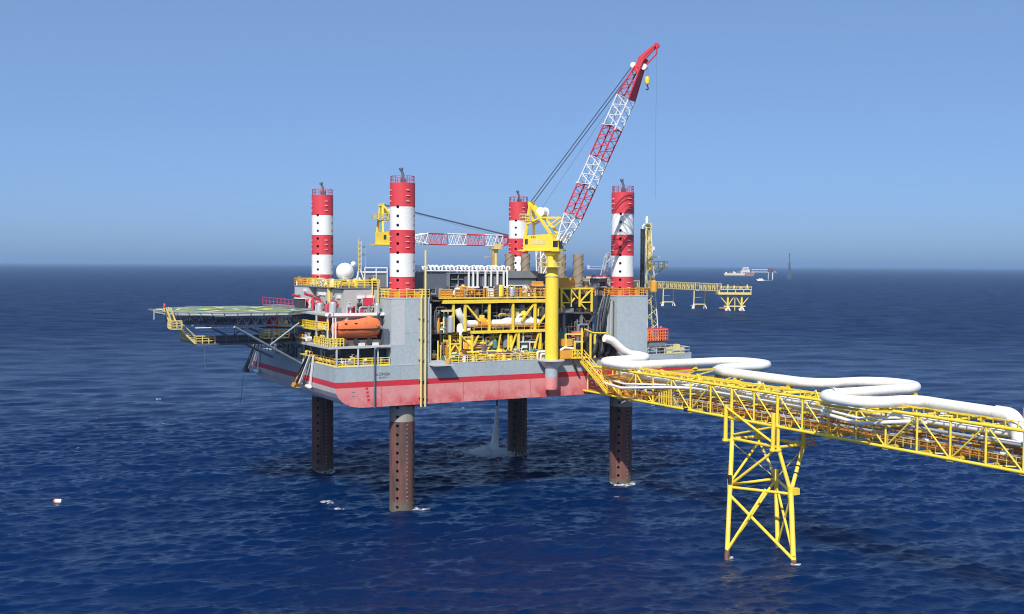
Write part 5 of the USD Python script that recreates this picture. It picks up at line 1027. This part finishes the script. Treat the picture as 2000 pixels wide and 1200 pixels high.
fb.part('catwalk_rail', MB().beam((BU0 + .9, -12, BZ1 + .5), (BU0 + .9, -40, BZ1 + .45), .14).beam((BU0 + 2.2, -12, BZ1 + .4), (BU0 + 2.2, -47, BZ1 + .4), .16), YELLOW)
for vv in (-31.0, -44.2, -53.4): fb.part('light_frame', MB().beam((BU0, vv - 1, BZ1), (BU0 + .4, vv, BZ1 + 1.0), .14).beam((BU0, vv + 1, BZ1), (BU0 + .4, vv, BZ1 + 1.0), .14).beam((BU0 + .4, vv, BZ1), (BU0 + .4, vv, BZ1 + 1.1), .12), YELLOW)

# smaller pipes in and beside the bridge
def line(name, label, pts, r, mat, rad=.5):
    g = Thing(name, label, 'pipe', pts[len(pts) // 2]); g.part('run', MB().path(fillet([np.array(p, float) for p in pts], rad, 5), r, 10), mat, smooth=60); return g
line('thin_white_pipe', 'lower white pipe bowing outwards on the near side of the bridge beside the stair', [(31.2, -3.5, 18.1), (30.2, -6.0, 18.0), (28.2, -15.8, 17.9), (29.6, -25.6, 18.9), (30.3, -30, 19.2), (30.6, -56, 19.0)], .2, PIPEWHITE, 1.2)
line('thin_white_pipe', 'upper white pipe of the bowed pair beside the stair', [(31.8, -4.5, 18.6), (30.8, -7.5, 18.5), (28.9, -15.5, 18.45), (30.4, -24.8, 19.1), (31.1, -30, 19.5)], .15, PIPEWHITE, 1.2)
line('thin_white_pipe', 'lower white pipe bent outwards on the near side under the nearest big loop', [(30.8, -53.8, 18.9), (29.6, -55.4, 18.75), (28.6, -61.7, 18.45), (29.9, -67.4, 19.3), (31.2, -69.0, 19.3)], .22, PIPEWHITE, 1.0)
line('thin_white_pipe', 'upper thinner white pipe bent outwards under the nearest big loop', [(31.2, -53.4, 19.3), (30.0, -55.0, 19.2), (28.9, -61.5, 19.0), (30.2, -66.6, 19.6)], .14, PIPEWHITE, 1.0)
line('inner_white_pipe', 'white insulated pipe running straight under the top chords inside the bridge', [(32.0, -9.0, 19.35), (32.0, -79.0, 19.35), (32.0, -81.5, 18.8), (32.6, -84, 18.2)], .32, PIPEWHITE, 1.0)
line('inner_white_pipe', 'second white pipe inside the bridge on its far side', [(33.6, -9.0, 19.2), (33.6, -92.0, 19.2)], .24, PIPEWHITE)
line('grey_pipe', 'long pale grey-blue pipe along the right end of the bridge at mid height', [(30.4, -66.5, 18.75), (30.4, -92, 18.65)], .17, GALV)
line('thin_white_pipe', 'thin white pipe stepping down at the right end of the bridge', [(30.3, -76.2, 19.7), (30.3, -76.2, 18.95), (30.3, -92, 18.9)], .1, PIPEWHITE, .3)
line('grey_pipe', 'grey service pipe running low inside the bridge along its whole length', [(31.2, -9, 17.4), (31.2, -92, 17.4)], .14, GALV)
line('grey_pipe', 'second grey service pipe on the far side of the bridge', [(34.0, -9, 17.7), (34.0, -92, 17.7)], .16, MIDGREY)
R = random.Random(5)
for i in range(16):
    vv = -10 - i * 4.6 + R.uniform(-1, 1); uu = R.choice((30.6, 31.2, 34.0))
    fb.part('pipe_valve', MB().tube((uu, vv - .4, 17.4), (uu, vv + .4, 17.4), .24, 8).tube((uu, vv, 17.4), (uu, vv, 18.1), .07, 6), R.choice((PIPEWHITE, GALV, ORANGEY, PALEYELLOW)), smooth=60)
    fb.part('junction_box', MB().box(33.75, 34.1, vv + 1.5, vv + 2.1, BZ0 + .6, BZ0 + 1.5), R.choice((PALEYELLOW, GALV, RUSTWALK)))
# structure at the right edge of the picture
re_ = Thing('stair_tower', 'orange-railed stair platform just inside the right edge behind the big pipe end', 'platform', (36, -77, 20))
re_.part('deck', MB().box(36.2, 39, -82, -77.0, 20.0, 20.2), RUSTWALK); re_.part('railing', MB().rail([(36.2, -77.0, 20.2), (36.2, -82, 20.2)], 1.3, .6, .08, (.35, .7)), ORANGE); re_.part('leg', MB().box(36.3, 36.6, -79, -78.7, BZ0, 20), PALEYELLOW)

# ------------------------------------------------------------------ tripod jacket under the bridge
jk = Thing('bridge_jacket', 'yellow tripod jacket standing in the sea under the bridge', 'jacket', (29, -46, 0))
B1, B2, B3 = np.array([25.07, -43.78, 0.0]), np.array([28.9, -51.5, 0.0]), np.array([32.62, -44.61, 0.0])
NL, NR, FR, FL = np.array([29.8, -38.85, 13.5]), np.array([29.8, -47.5, 13.6]), np.array([34.3, -47.2, 13.6]), np.array([34.3, -38.6, 13.4])
M1 = NL + (B1 - NL) * .41; M2 = np.array([30.65, -48.95, 8.2]); M3 = np.array([34.1, -42.5, 8.5])
def down(a, b): return b + (b - a) / np.linalg.norm(b - a) * 5.0 * np.array([1, 1, 1.0])
jk.part('leg', MB().path([NL, M1, B1, down(M1, B1)], .3, 12), YELLOW, smooth=50)
jk.part('leg', MB().path([M2 + [0, 0, .6], M2, B2, down(M2, B2)], .33, 12), YELLOW, smooth=50)
jk.part('leg', MB().path([M3 + [0, 0, 1.2], M3, B3, down(M3, B3)], .29, 12), YELLOW, smooth=50)
for a, b in ((NR, M2), (FR, M2)): jk.part('upper_leg', MB().tube(a, b, .25, 12), YELLOW, smooth=50)
jk.part('upper_leg', MB().tube(FL, M3, .2, 10), PALEYELLOW, smooth=50)
for a, b, r in ((M1, NR + [0, .8, -.6], .24), (M1 + [0, 0, .3], FL + [0, -.5, -.4], .22), (M1, M3, .24), (M1 + [0, 0, -.3], M2 + [0, 0, -.2], .24), (M2, M3, .2), (NL + [0, 0, -.5], M3, .1), (FR + [0, 0, -.5], M3, .12),
                (M1 + (B1 - M1) * .15, B2 + [0, 0, .6], .26), (M2 + (M1 - M2) * .4, B1 + [0, 0, .5], .25), (M3, B1 + [0, 0, .4], .22), (M3 + [0, 0, -.6], B2 + [0, 0, 1.0], .22), (M2 + [0, 0, -.4], B3 + [0, 0, .6], .18)):
    jk.part('brace', MB().tube(a, b, r * .78, 8), YELLOW if r > .15 else PALEYELLOW, smooth=60)
for B_, M_, r_ in ((B1, M1, .32), (B2, M2, .35), (B3, M3, .31)):
    jk.part('wet_foot', MB().tube(B_ + (M_ - B_) / np.linalg.norm(M_ - B_) * .55, B_ - (M_ - B_) / np.linalg.norm(M_ - B_) * 2.5, r_, 12), RUST, smooth=50)
for p in (M1, M2): jk.part('node_can', MB().tube(p - [0, 0, .7], p + [0, 0, .7], .38, 12), YELLOW, smooth=50)
jk.part('node_stub', MB().box(M2[0] - .1, M2[0] + 1.0, M2[1] - .5, M2[1] + .1, 7.9, 8.7), YELLOW)
jk.part('anode', MB().tube(M1 + [-.3, -.3, .3], M1 + [-.3, -.3, 1.3], .25, 8), BLACK, smooth=60)
jk.part('chain', MB().tube(M3 + [-.6, -2.4, -1.5], M2 + [.3, .8, -.6], .12, 5), BLACK)
for t_ in (.45, .6): jk.part('black_band', MB().tube(FR + (M2 - FR) * t_, FR + (M2 - FR) * (t_ + .03), .27, 12), BLACK, smooth=50)
for p, zt in ((np.array([29.25, -38.2, 0]), 17.9), (np.array([29.25, -47.2, 0]), 17.8), (NL * [1, 1, 0], BZ0 - .2), (NR * [1, 1, 0], BZ0 - .2), (FR * [1, 1, 0], BZ0 - .2), (FL * [1, 1, 0], BZ0 - .2)):
    jk.part('saddle_post', MB().tube(p + [0, 0, 13.2], p + [0, 0, zt], .27 if zt > 17 else .22, 12), YELLOW, smooth=50)
    jk.part('post_flange', MB().lathe([(.02, 13.15), (.44, 13.15), (.44, 13.4), (.02, 13.4)], p, 12), YELLOW, smooth=40)
for a, b in ((NL, NR), (NR, FR), (FR, FL), (FL, NL)): jk.part('top_frame_beam', MB().tube(a, b, .2, 10), YELLOW, smooth=60)
jk.part('frame_brace', MB().tube(NL + [-.5, .5, 4.0], NR + [-.4, .4, .5], .16, 8), YELLOW, smooth=60); jk.part('frame_brace', MB().tube(NL + [0, 0, .5], NR + [0, 1.0, 2.4], .14, 8), YELLOW, smooth=60)
jk.part('access_walk', MB().box(34.4, 35.2, -49, -46.4, 13.6, 13.7).rail([(34.4, -49, 13.7), (34.4, -46.4, 13.7)], 1.0, .6, .05, (.5,)), RUSTWALK)

# ------------------------------------------------------------------ sea water discharge, foam, float
wd = Thing('discharge_pipe', 'short dark pipe under the hull with water pouring from it', 'pipe', (34.7, 36.2, 8))
p0 = np.array([35.3, 36.2, 0]); wd.part('pipe', MB().tube(p0 + [0, 0, ZB], p0 + [0, 0, 9.0], .17, 8), DARK, smooth=60)
usdkit.material(stage, '/World/Looks/falling_water', {'g': ('geometry', {}), 'm': ('mapping', {'scale': (3.0, 3.0, .7)}), 'n': ('noise_texture', {'scale': 2.0, 'detail': 4.0}), 'r': ('rgb_ramp', {'ramp': [(.3, (.6,) * 3), (.6, (1.0,) * 3)]}),
    't': ('transparent_bsdf', {}), 'd': ('diffuse_bsdf', {'color': (.92, .95, .97)}), 'x': ('mix_closure', {})},
    [('g.position', 'm.vector'), ('m.vector', 'n.vector'), ('n.fac', 'r.fac'), ('r.color', 'x.fac'), ('t.BSDF', 'x.closure1'), ('d.BSDF', 'x.closure2')], surface='x.closure')
usdkit.material(stage, '/World/Looks/foam', {'g': ('geometry', {}), 'n': ('noise_texture', {'scale': 1.6, 'detail': 6.0, 'roughness': .7}), 'r': ('rgb_ramp', {'ramp': [(.42, (0,) * 3), (.64, (.8,) * 3)]}),
    't': ('transparent_bsdf', {}), 'd': ('diffuse_bsdf', {'color': (.8, .83, .86)}), 'x': ('mix_closure', {})},
    [('g.position', 'n.vector'), ('n.fac', 'r.fac'), ('r.color', 'x.fac'), ('t.BSDF', 'x.closure1'), ('d.BSDF', 'x.closure2')], surface='x.closure')
usdkit.material(stage, '/World/Looks/spray', {'t': ('transparent_bsdf', {}), 'd': ('diffuse_bsdf', {'color': (.92, .95, .97)}), 'x': ('mix_closure', {'fac': .8})}, [('t.BSDF', 'x.closure1'), ('d.BSDF', 'x.closure2')], surface='x.closure')
FALL, FOAM, SPRAY = '/World/Looks/falling_water', '/World/Looks/foam', '/World/Looks/spray'
for q in range(4):
    a_ = q * 1.7; wd.part('water_jet', MB().path([p0 + [0, 0, 9.0], p0 + [-.1 + .1 * math.cos(a_), .1 * math.sin(a_), 6], p0 + [-.35 + .25 * math.cos(a_), .25 * math.sin(a_), 2.5], p0 + [-.8 + .5 * math.cos(a_), .5 * math.sin(a_), 0]], .18, 9, .7, False), FALL, smooth=70)
drops = MB(); ico = trimesh.creation.icosphere(0, 1.0); R = random.Random(8)
for _ in range(3600):
    rr = abs(R.gauss(0, 2.6)); an = R.uniform(0, 6.283); r_ = R.uniform(.04, .13); h = abs(R.gauss(0, .7)) * math.exp(-rr / 3)
    q = p0 + [-.8 - abs(R.gauss(0, 1.2)) + rr * math.cos(an), rr * math.sin(an), .1 + h]
    drops.add(ico.vertices * r_ + q, ico.faces)
for _ in range(700):
    t_ = R.random(); q = p0 + [-.7 * t_ * t_ + R.gauss(0, .12 + .4 * t_), R.gauss(0, .12 + .4 * t_), 9.0 * (1 - t_)]; drops.add(ico.vertices * R.uniform(.03, .09) + q, ico.faces)
solo('water_spray', drops, SPRAY, 'white spray where the falling water strikes the sea by the rear leg', 'spray', (34.7, 36.2, 0), kind='stuff')
fo = MB(); R = random.Random(21)
def foam_patch(cx, cy, lx, ly, seed, lift=.05):
    n = 26; k = 5; rows = []
    for j in range(k + 1):
        for i in range(n):
            an = 2 * math.pi * i / n; rr = (j / k) * (1 + .45 * (noise(np.array([math.cos(an) * 1.4 + seed, math.sin(an) * 1.4, seed * .7]), 5) - .5) * 2)
            x, y = cx + lx * rr * math.cos(an), cy + ly * rr * math.sin(an); rows.append((x, y, sea_height(x, y) + lift))
    fo.add(rows, [[j * n + i, (j + 1) * n + i, (j + 1) * n + (i + 1) % n, j * n + (i + 1) % n] for j in range(k) for i in range(n)])
for cx, cy, lx, ly in ((-28.0, 168.9, .95, .55), (-27.2, 168.2, .5, .3), (-25.2, 163.6, .9, .5), (16.1, 173.8, .6, .4), (20.8, 184.4, .9, .35), (-13.2, 163.8, 1.3, .35), (18.2, 182.2, 1.6, .5), (34.2, 134.0, .6, .4), (27.2, 138.6, .5, .4)):
    foam_patch(cx, cy, lx, ly, cx * .37, .06)
fw_ = world(33.6, 35.6, 0); foam_patch(fw_[0], fw_[1], 4.6, 6.0, 3.3, .08); foam_patch(fw_[0] + 1.4, fw_[1] + .4, 2.2, 2.6, 5.1, .12)
for (lu, lv, rr) in ((0, 0, 2.5), (0, 34.8, 2.4), (39, 0, 2.6)):
    q = world(lu, lv, 0); foam_patch(q[0] + .5, q[1] - .5, rr * .85, rr * .8, lu + lv * .3 + 1.9, .03)
for B_ in ((25.07, -43.78), (28.9, -51.5), (32.62, -44.61)):
    q = world(*B_, 0); foam_patch(q[0] + .2, q[1] - .1, .55, .4, B_[0], .03)
R2 = random.Random(77)
for _ in range(14):                                         # scattered small crests breaking
    x_, y_ = R2.uniform(-110, 110), R2.uniform(118, 330)
    if abs(x_) < .42 * y_: foam_patch(x_, y_, R2.uniform(.2, .6), R2.uniform(.08, .2), x_ * .11, .05)
lgw = world(39, 34.8, 0); foam_patch(lgw[0] - .6, lgw[1] - 1.6, 2.3, 1.4, 7.7, .09)
solo('sea_foam', fo, FOAM, 'white foam patches on the waves around the platform legs', 'foam', (0, 170, 0), frame='world', kind='stuff')
fx, fy = -67.9, 167.7; fz = sea_height(fx, fy)
bu = Thing('mooring_float', 'small white and orange float drifting alone on the sea at the left', 'float', (fx, fy, fz), frame='world')
bu.part('body', MB().lathe([(.02, -.55), (.3, -.52), (.34, -.3), (.34, .4), (.3, .5), (.02, .52)], (fx, fy, fz + .18), 16, 'x'), WHITE, smooth=40)
bu.part('orange_end', MB().lathe([(.36, -.34), (.36, -.56), (.02, -.6)][::-1], (fx, fy, fz + .18), 16, 'x'), ORANGE, smooth=40); bu.part('lifting_eye', MB().lathe([(.08, -.02), (.1, 0), (.08, .02), (.06, 0), (.08, -.02)], (fx, fy, fz + .56), 10, 'y'), BLACK)

# ------------------------------------------------------------------ the distant flare bridge and its supports
FB0, FB1 = np.array([169.0, 900.0]), np.array([62.0, 1240.0]); fd = (FB1 - FB0) / np.linalg.norm(FB1 - FB0); fs = np.array([-fd[1], fd[0]])
def fpt(t, s, z): q = FB0 + fd * t + fs * s; return np.array([q[0], q[1], z])
fbr = Thing('far_bridge', 'long cream truss bridge on the open sea behind the right leg', 'bridge', fpt(50, 0, 15), frame='world')
LB = np.linalg.norm(FB1 - FB0)
for k_, (ta, tb) in enumerate(((6, 40), (44, 104), (108, 200), (204, 340))):
    sp_ = fbr.part('span', MB().beam(fpt(ta, 0, 15.0), fpt(tb, 0, 15.0), 3.6, .5), PALEYELLOW)
    for s in (-1.8, 1.8):
        fbr.part('chord', MB().beam(fpt(ta + 1.5, s, 21.2), fpt(tb - 1.5, s, 21.2), .7), PALEYELLOW, sp_); fbr.part('chord', MB().beam(fpt(ta, s, 15.6), fpt(tb, s, 15.6), .7), PALEYELLOW, sp_)
    web = MB(); n = max(4, int((tb - ta) / 4.2))
    for i in range(n):
        t0, t1 = ta + 1.5 + (tb - ta - 3) * i / n, ta + 1.5 + (tb - ta - 3) * (i + 1) / n
        for s in (-1.8, 1.8):
            web.beam(fpt(t0, s, 15.6), fpt(t0, s, 21.2), .45); web.beam(fpt(t0, s, 15.6) if i % 2 else fpt(t0, s, 21.2), fpt(t1, s, 21.2) if i % 2 else fpt(t1, s, 15.6), .35)
    fbr.part('truss_web', web, PALEYELLOW, sp_, kind='stuff'); fbr.part('pipe_rack', MB().beam(fpt(ta + 1, 0, 19.4), fpt(tb - 1, 0, 19.4), 2.2, .7), MIDGREY, sp_)
def far_support(t, label, src=None):
    if src is None:
        g = Thing('bridge_support', label, 'support', (0, 0, 0), 'cream supports of the distant bridge', 'world')
        for x in (-4.6, 4.6): g.part('leg', MB().tube((x, 0, 3.2), (x * .95, 0, 15.0), .55, 8), PALEYELLOW, smooth=60)
        g.part('low_beam', MB().beam((-5.4, 0, 3.6), (5.4, 0, 3.6), .8), PALEYELLOW); g.part('rung', MB().beam((-4.5, 0, 9.4), (4.5, 0, 9.4), .3), GALV)
        for x, dx, dy in ((-4.6, -2.2, -1.5), (-4.6, 1.2, 2.2), (4.6, 2.0, -1.5), (4.6, -1.0, 2.0), (-4.6, -.2, -2.6)): g.part('raker', MB().tube((x, 0, 3.8), (x + dx, dy, -2), .5, 6), WHITE, smooth=60)
        g.part('landing', MB().beam((-7.4, -1, 2.6), (-3.6, -1, 2.6), .5), PALEYELLOW); return g
    return copy_of(src, 'bridge_support', label, (*fpt(t, 0, 0)[:2], 0), 0.0, 'world')
sup = far_support(0, 'cream bridge support between the tower and the middle of the distant bridge')
q = fpt(42, 0, 0); sup.prim.ClearXformOpOrder(); sup.prim.AddTranslateOp().Set(Gf.Vec3d(*q)); sup.prim.AddRotateZOp().Set(0.0)
data(sup.prim.GetPrim(), 'cream bridge support in the middle of the distant bridge, nearest to its wellhead platform')
far_support(102, 'cream bridge support of the distant bridge nearest to the tall vent tower', sup)
wh = Thing('wellhead_platform', 'cream and yellow wellhead platform at the right end of the distant bridge', 'platform', (178.5, 908, 0), frame='world')
wx, wy = 178.5, 906.0
wh.part('deck', MB().box(wx - 14, wx + 12.6, wy - 7, wy + 7, 12.8, 14.6), PALEYELLOW); wh.part('upper_deck', MB().box(wx - 12, wx + 12.8, wy - 7, wy + 7, 16.6, 17.2), PALEYELLOW)
wh.part('deck_railing', MB().rail([(wx - 12, wy - 7, 17.2), (wx + 12.8, wy - 7, 17.2)], 2.2, 2.6, .16, (.5,)), PALEYELLOW)
for i in range(9): wh.part('wellhead', MB().box(wx - 11.6 + i * 2.6, wx - 10.6 + i * 2.6, wy - 5, wy - 3, 17.2, 19.4 + (i * 7 % 3) * .7), BROWN if i % 2 else PALEYELLOW)
for x in (-12.8, -6.4, 0, 6.4, 12.2): wh.part('deck_post', MB().box(wx + x - .3, wx + x + .3, wy - 6.9, wy - 6.3, 14.6, 16.6), PALEYELLOW)
for x in (-5.6, 5.6):
    wh.part('leg', MB().tube((wx + x, wy - 4, 2.6), (wx + x, wy - 4, 12.8), .85, 10), YELLOW, smooth=50); wh.part('rear_leg', MB().tube((wx + x, wy + 5, -2), (wx + x, wy + 5, 12.8), .8, 8), PALEYELLOW, smooth=50)
    for dx in (-2.8, 0, 2.4): wh.part('pile', MB().tube((wx + x, wy - 4, 3.4), (wx + x + dx, wy - 4 - 1.2 * abs(dx), -2), .6, 8), WHITE, smooth=50)
wh.part('conductor', MB().tube((wx, wy - 4, -2), (wx, wy - 4, 12.8), .4, 8), PALEYELLOW, smooth=50)
for a, b in (((-5.6, 3.4), (0, 12.4)), ((5.6, 3.4), (0, 12.4)), ((-5.6, 4), (-13, 12.6)), ((5.6, 4), (12.4, 12.6))): wh.part('brace', MB().tube((wx + a[0], wy - 4, a[1]), (wx + b[0], wy - 4, b[1]), .45, 8), PALEYELLOW, smooth=50)
wh.part('low_beam', MB().beam((wx - 8.8, wy - 4, 3.4), (wx + 8.6, wy - 4, 3.4), .9), PALEYELLOW); wh.part('boat_landing', MB().box(wx - 12.6, wx - 6.4, wy - 5.5, wy - 3, 1.6, 2.6), RUSTWALK)

# ------------------------------------------------------------------ things near the horizon
def horizon_x(px, d): return (px - 1000) / FPX * d
D = 3900.0; sx = horizon_x(1412, D); sc = D / FPX
fp = Thing('production_ship', 'pale yellow production ship on the horizon right of the tower', 'ship', (sx + 45, D, 0), frame='world')
fp.part('hull', MB().hexa([(sx + 6, D - 8, -1), (sx + 70, D - 8, -1), (sx + 70, D + 10, -1), (sx + 6, D + 10, -1), (sx, D - 9, 9.5), (sx + 76, D - 9, 9.5), (sx + 76, D + 11, 9.5), (sx, D + 11, 9.5)]), paint('ship_cream', (.78, .70, .50), .5, .2))
fp.part('boot_top', MB().box(sx + 6.3, sx + 69.8, D - 8.4, D - 7, -1, 2.2), BLACK)
fp.part('stern_hull', MB().hexa([(sx + 76, D - 7, -1), (sx + 104, D - 7, -1), (sx + 104, D + 9, -1), (sx + 76, D + 9, -1), (sx + 76.2, D - 8, 13), (sx + 108, D - 8, 13), (sx + 108, D + 9, 13), (sx + 76.2, D + 9, 13)]), paint('ship_rust', (.34, .18, .13), .6, .5))
R = random.Random(3)
for i in range(18):
    x = sx + 8 + i * 5.2; h = 3 + 9 * math.exp(-((i - 13) / 4.5) ** 2) + R.uniform(0, 4); fp.part('topside_module', MB().box(x, x + R.uniform(3, 5), D - 6 + R.uniform(0, 4), D + 6, 9.6, 9.6 + h), R.choice((WHITE, MIDGREY, PALEGREY, BROWN, WHITE)))
fp.part('deck_house', MB().box(sx + 66, sx + 86, D - 8.4, D + 8, 13.2, 30), WHITE)
for i in range(3): fp.part('deck_house_window_band', MB().box(sx + 67, sx + 85, D - 8.5, D - 8.3, 17 + 4 * i, 18.4 + 4 * i), GLASS)
D2 = 2950.0; gx0, gx1 = horizon_x(1467, D2), horizon_x(1510, D2)
fpb = Thing('far_jetty', 'pale truss walkway on legs beyond the production ship', 'jetty', (gx0, D2, 0), frame='world')
for z in (19.5, 26): fpb.part('chord', MB().beam((gx0, D2, z), (gx1, D2, z), 1.2), WHITE)
web = MB()
for i in range(8): x = gx0 + (gx1 - gx0) * i / 8; web.beam((x, D2, 19.5), (x + (gx1 - gx0) / 8, D2, 26) , .6)
fpb.part('truss_web', web, PALEGREY, kind='stuff')
for x, m_ in ((horizon_x(1500, D2), PALEGREY), (horizon_x(1506, D2), RUST), (horizon_x(1508.5, D2), WHITE)): fpb.part('leg', MB().beam((x, D2, -2), (x, D2, 27), 2.0), m_)
fpb.part('cabin', MB().box(horizon_x(1499, D2), horizon_x(1510, D2), D2 - 4, D2 + 4, 22, 29), RUST); fpb.part('side_boom', MB().beam((gx1, D2, 20), (gx1 + 9, D2, 19.5), .9), WHITE)
D3 = 2700.0; bx0 = horizon_x(1478, D3)
bo = Thing('crew_boat', 'white boat with a short wake below the distant jetty', 'boat', (bx0, D3, 0), frame='world')
bo.part('hull', MB().hexa([(bx0 + 2, D3 - 2, -.5), (bx0 + 17, D3 - 2.2, -.5), (bx0 + 17, D3 + 2.2, -.5), (bx0 + 2, D3 + 2, -.5), (bx0 - 2, D3 - .4, 3.2), (bx0 + 17.6, D3 - 2.6, 2.4), (bx0 + 17.6, D3 + 2.6, 2.4), (bx0 - 2, D3 + .4, 3.2)]), WHITE)
bo.part('wheelhouse', MB().hexa([(bx0 + 4, D3 - 1.9, 2.5), (bx0 + 13, D3 - 1.9, 2.5), (bx0 + 13, D3 + 1.9, 2.5), (bx0 + 4, D3 + 1.9, 2.5), (bx0 + 5.6, D3 - 1.6, 6.4), (bx0 + 12.6, D3 - 1.6, 6.4), (bx0 + 12.6, D3 + 1.6, 6.4), (bx0 + 5.6, D3 + 1.6, 6.4)]), WHITE)
bo.part('windscreen', MB().box(bx0 + 5.8, bx0 + 12, D3 - 1.85, D3 - 1.7, 4.4, 5.4), GLASS); bo.part('wake', MB().hexa([(bx0 + 17, D3 - 2, .02), (bx0 + 38, D3 - 4, .02), (bx0 + 38, D3 + 4, .02), (bx0 + 17, D3 + 2, .02), (bx0 + 17, D3 - 2, .5), (bx0 + 38, D3 - 4, .2), (bx0 + 38, D3 + 4, .2), (bx0 + 17, D3 + 2, .5)]), WHITE)
D4 = 3000.0; tx = horizon_x(1541, D4)
ft = Thing('flare_tower', 'slender dark flare tower standing in the sea at the right', 'tower', (tx, D4, 0), frame='world')
for i, (x, y) in enumerate(((-4.2, -4), (4.2, -4), (4.2, 4), (-4.2, 4))): ft.part('tower_leg', MB().beam((tx + x * 1.1, D4 + y, -2), (tx + x * .3, D4 + y * .3, 46), .9), SLATE)
web = MB()
for i in range(9):
    z0, z1 = i * 5.1, (i + 1) * 5.1; a0, a1 = 4.2 * (1.1 - .8 * z0 / 46), 4.2 * (1.1 - .8 * z1 / 46)
    for y in (-1, 1): web.beam((tx - a0, D4 + y * a0 * .9, z0), (tx + a1, D4 + y * a1 * .9, z1), .5); web.beam((tx + a0, D4 + y * a0 * .9, z0), (tx - a1, D4 + y * a1 * .9, z1), .5)
ft.part('tower_web', web, SLATE, kind='stuff')
ft.part('flare_pipe', MB().tube((tx, D4, 2), (tx, D4, 68), 1.15, 8), SLATE, smooth=60); ft.part('flare_tip', MB().tube((tx, D4, 66), (tx, D4, 69.5), 1.7, 8), DARK, smooth=60)
D5 = 9000.0; ex = horizon_x(1146, D5)
ds = Thing('horizon_vessel', 'faint pale vessel with a long boom on the horizon between stacks and right leg', 'ship', (ex, D5, 0), frame='world')
ds.part('hull', MB().hexa([(ex + 4, D5, -2), (ex + 150, D5, -2), (ex + 150, D5 + 20, -2), (ex + 4, D5 + 20, -2), (ex, D5, 8), (ex + 154, D5, 8), (ex + 154, D5 + 20, 8), (ex, D5 + 20, 8)]), PALEGREY)
ds.part('bridge_house', MB().box(ex + 2, ex + 20, D5 + 2, D5 + 18, 8, 34), WHITE); ds.part('boom', MB().beam((ex + 15, D5 + 8, 24), (ex + 175, D5 + 8, 18), 3), WHITE)
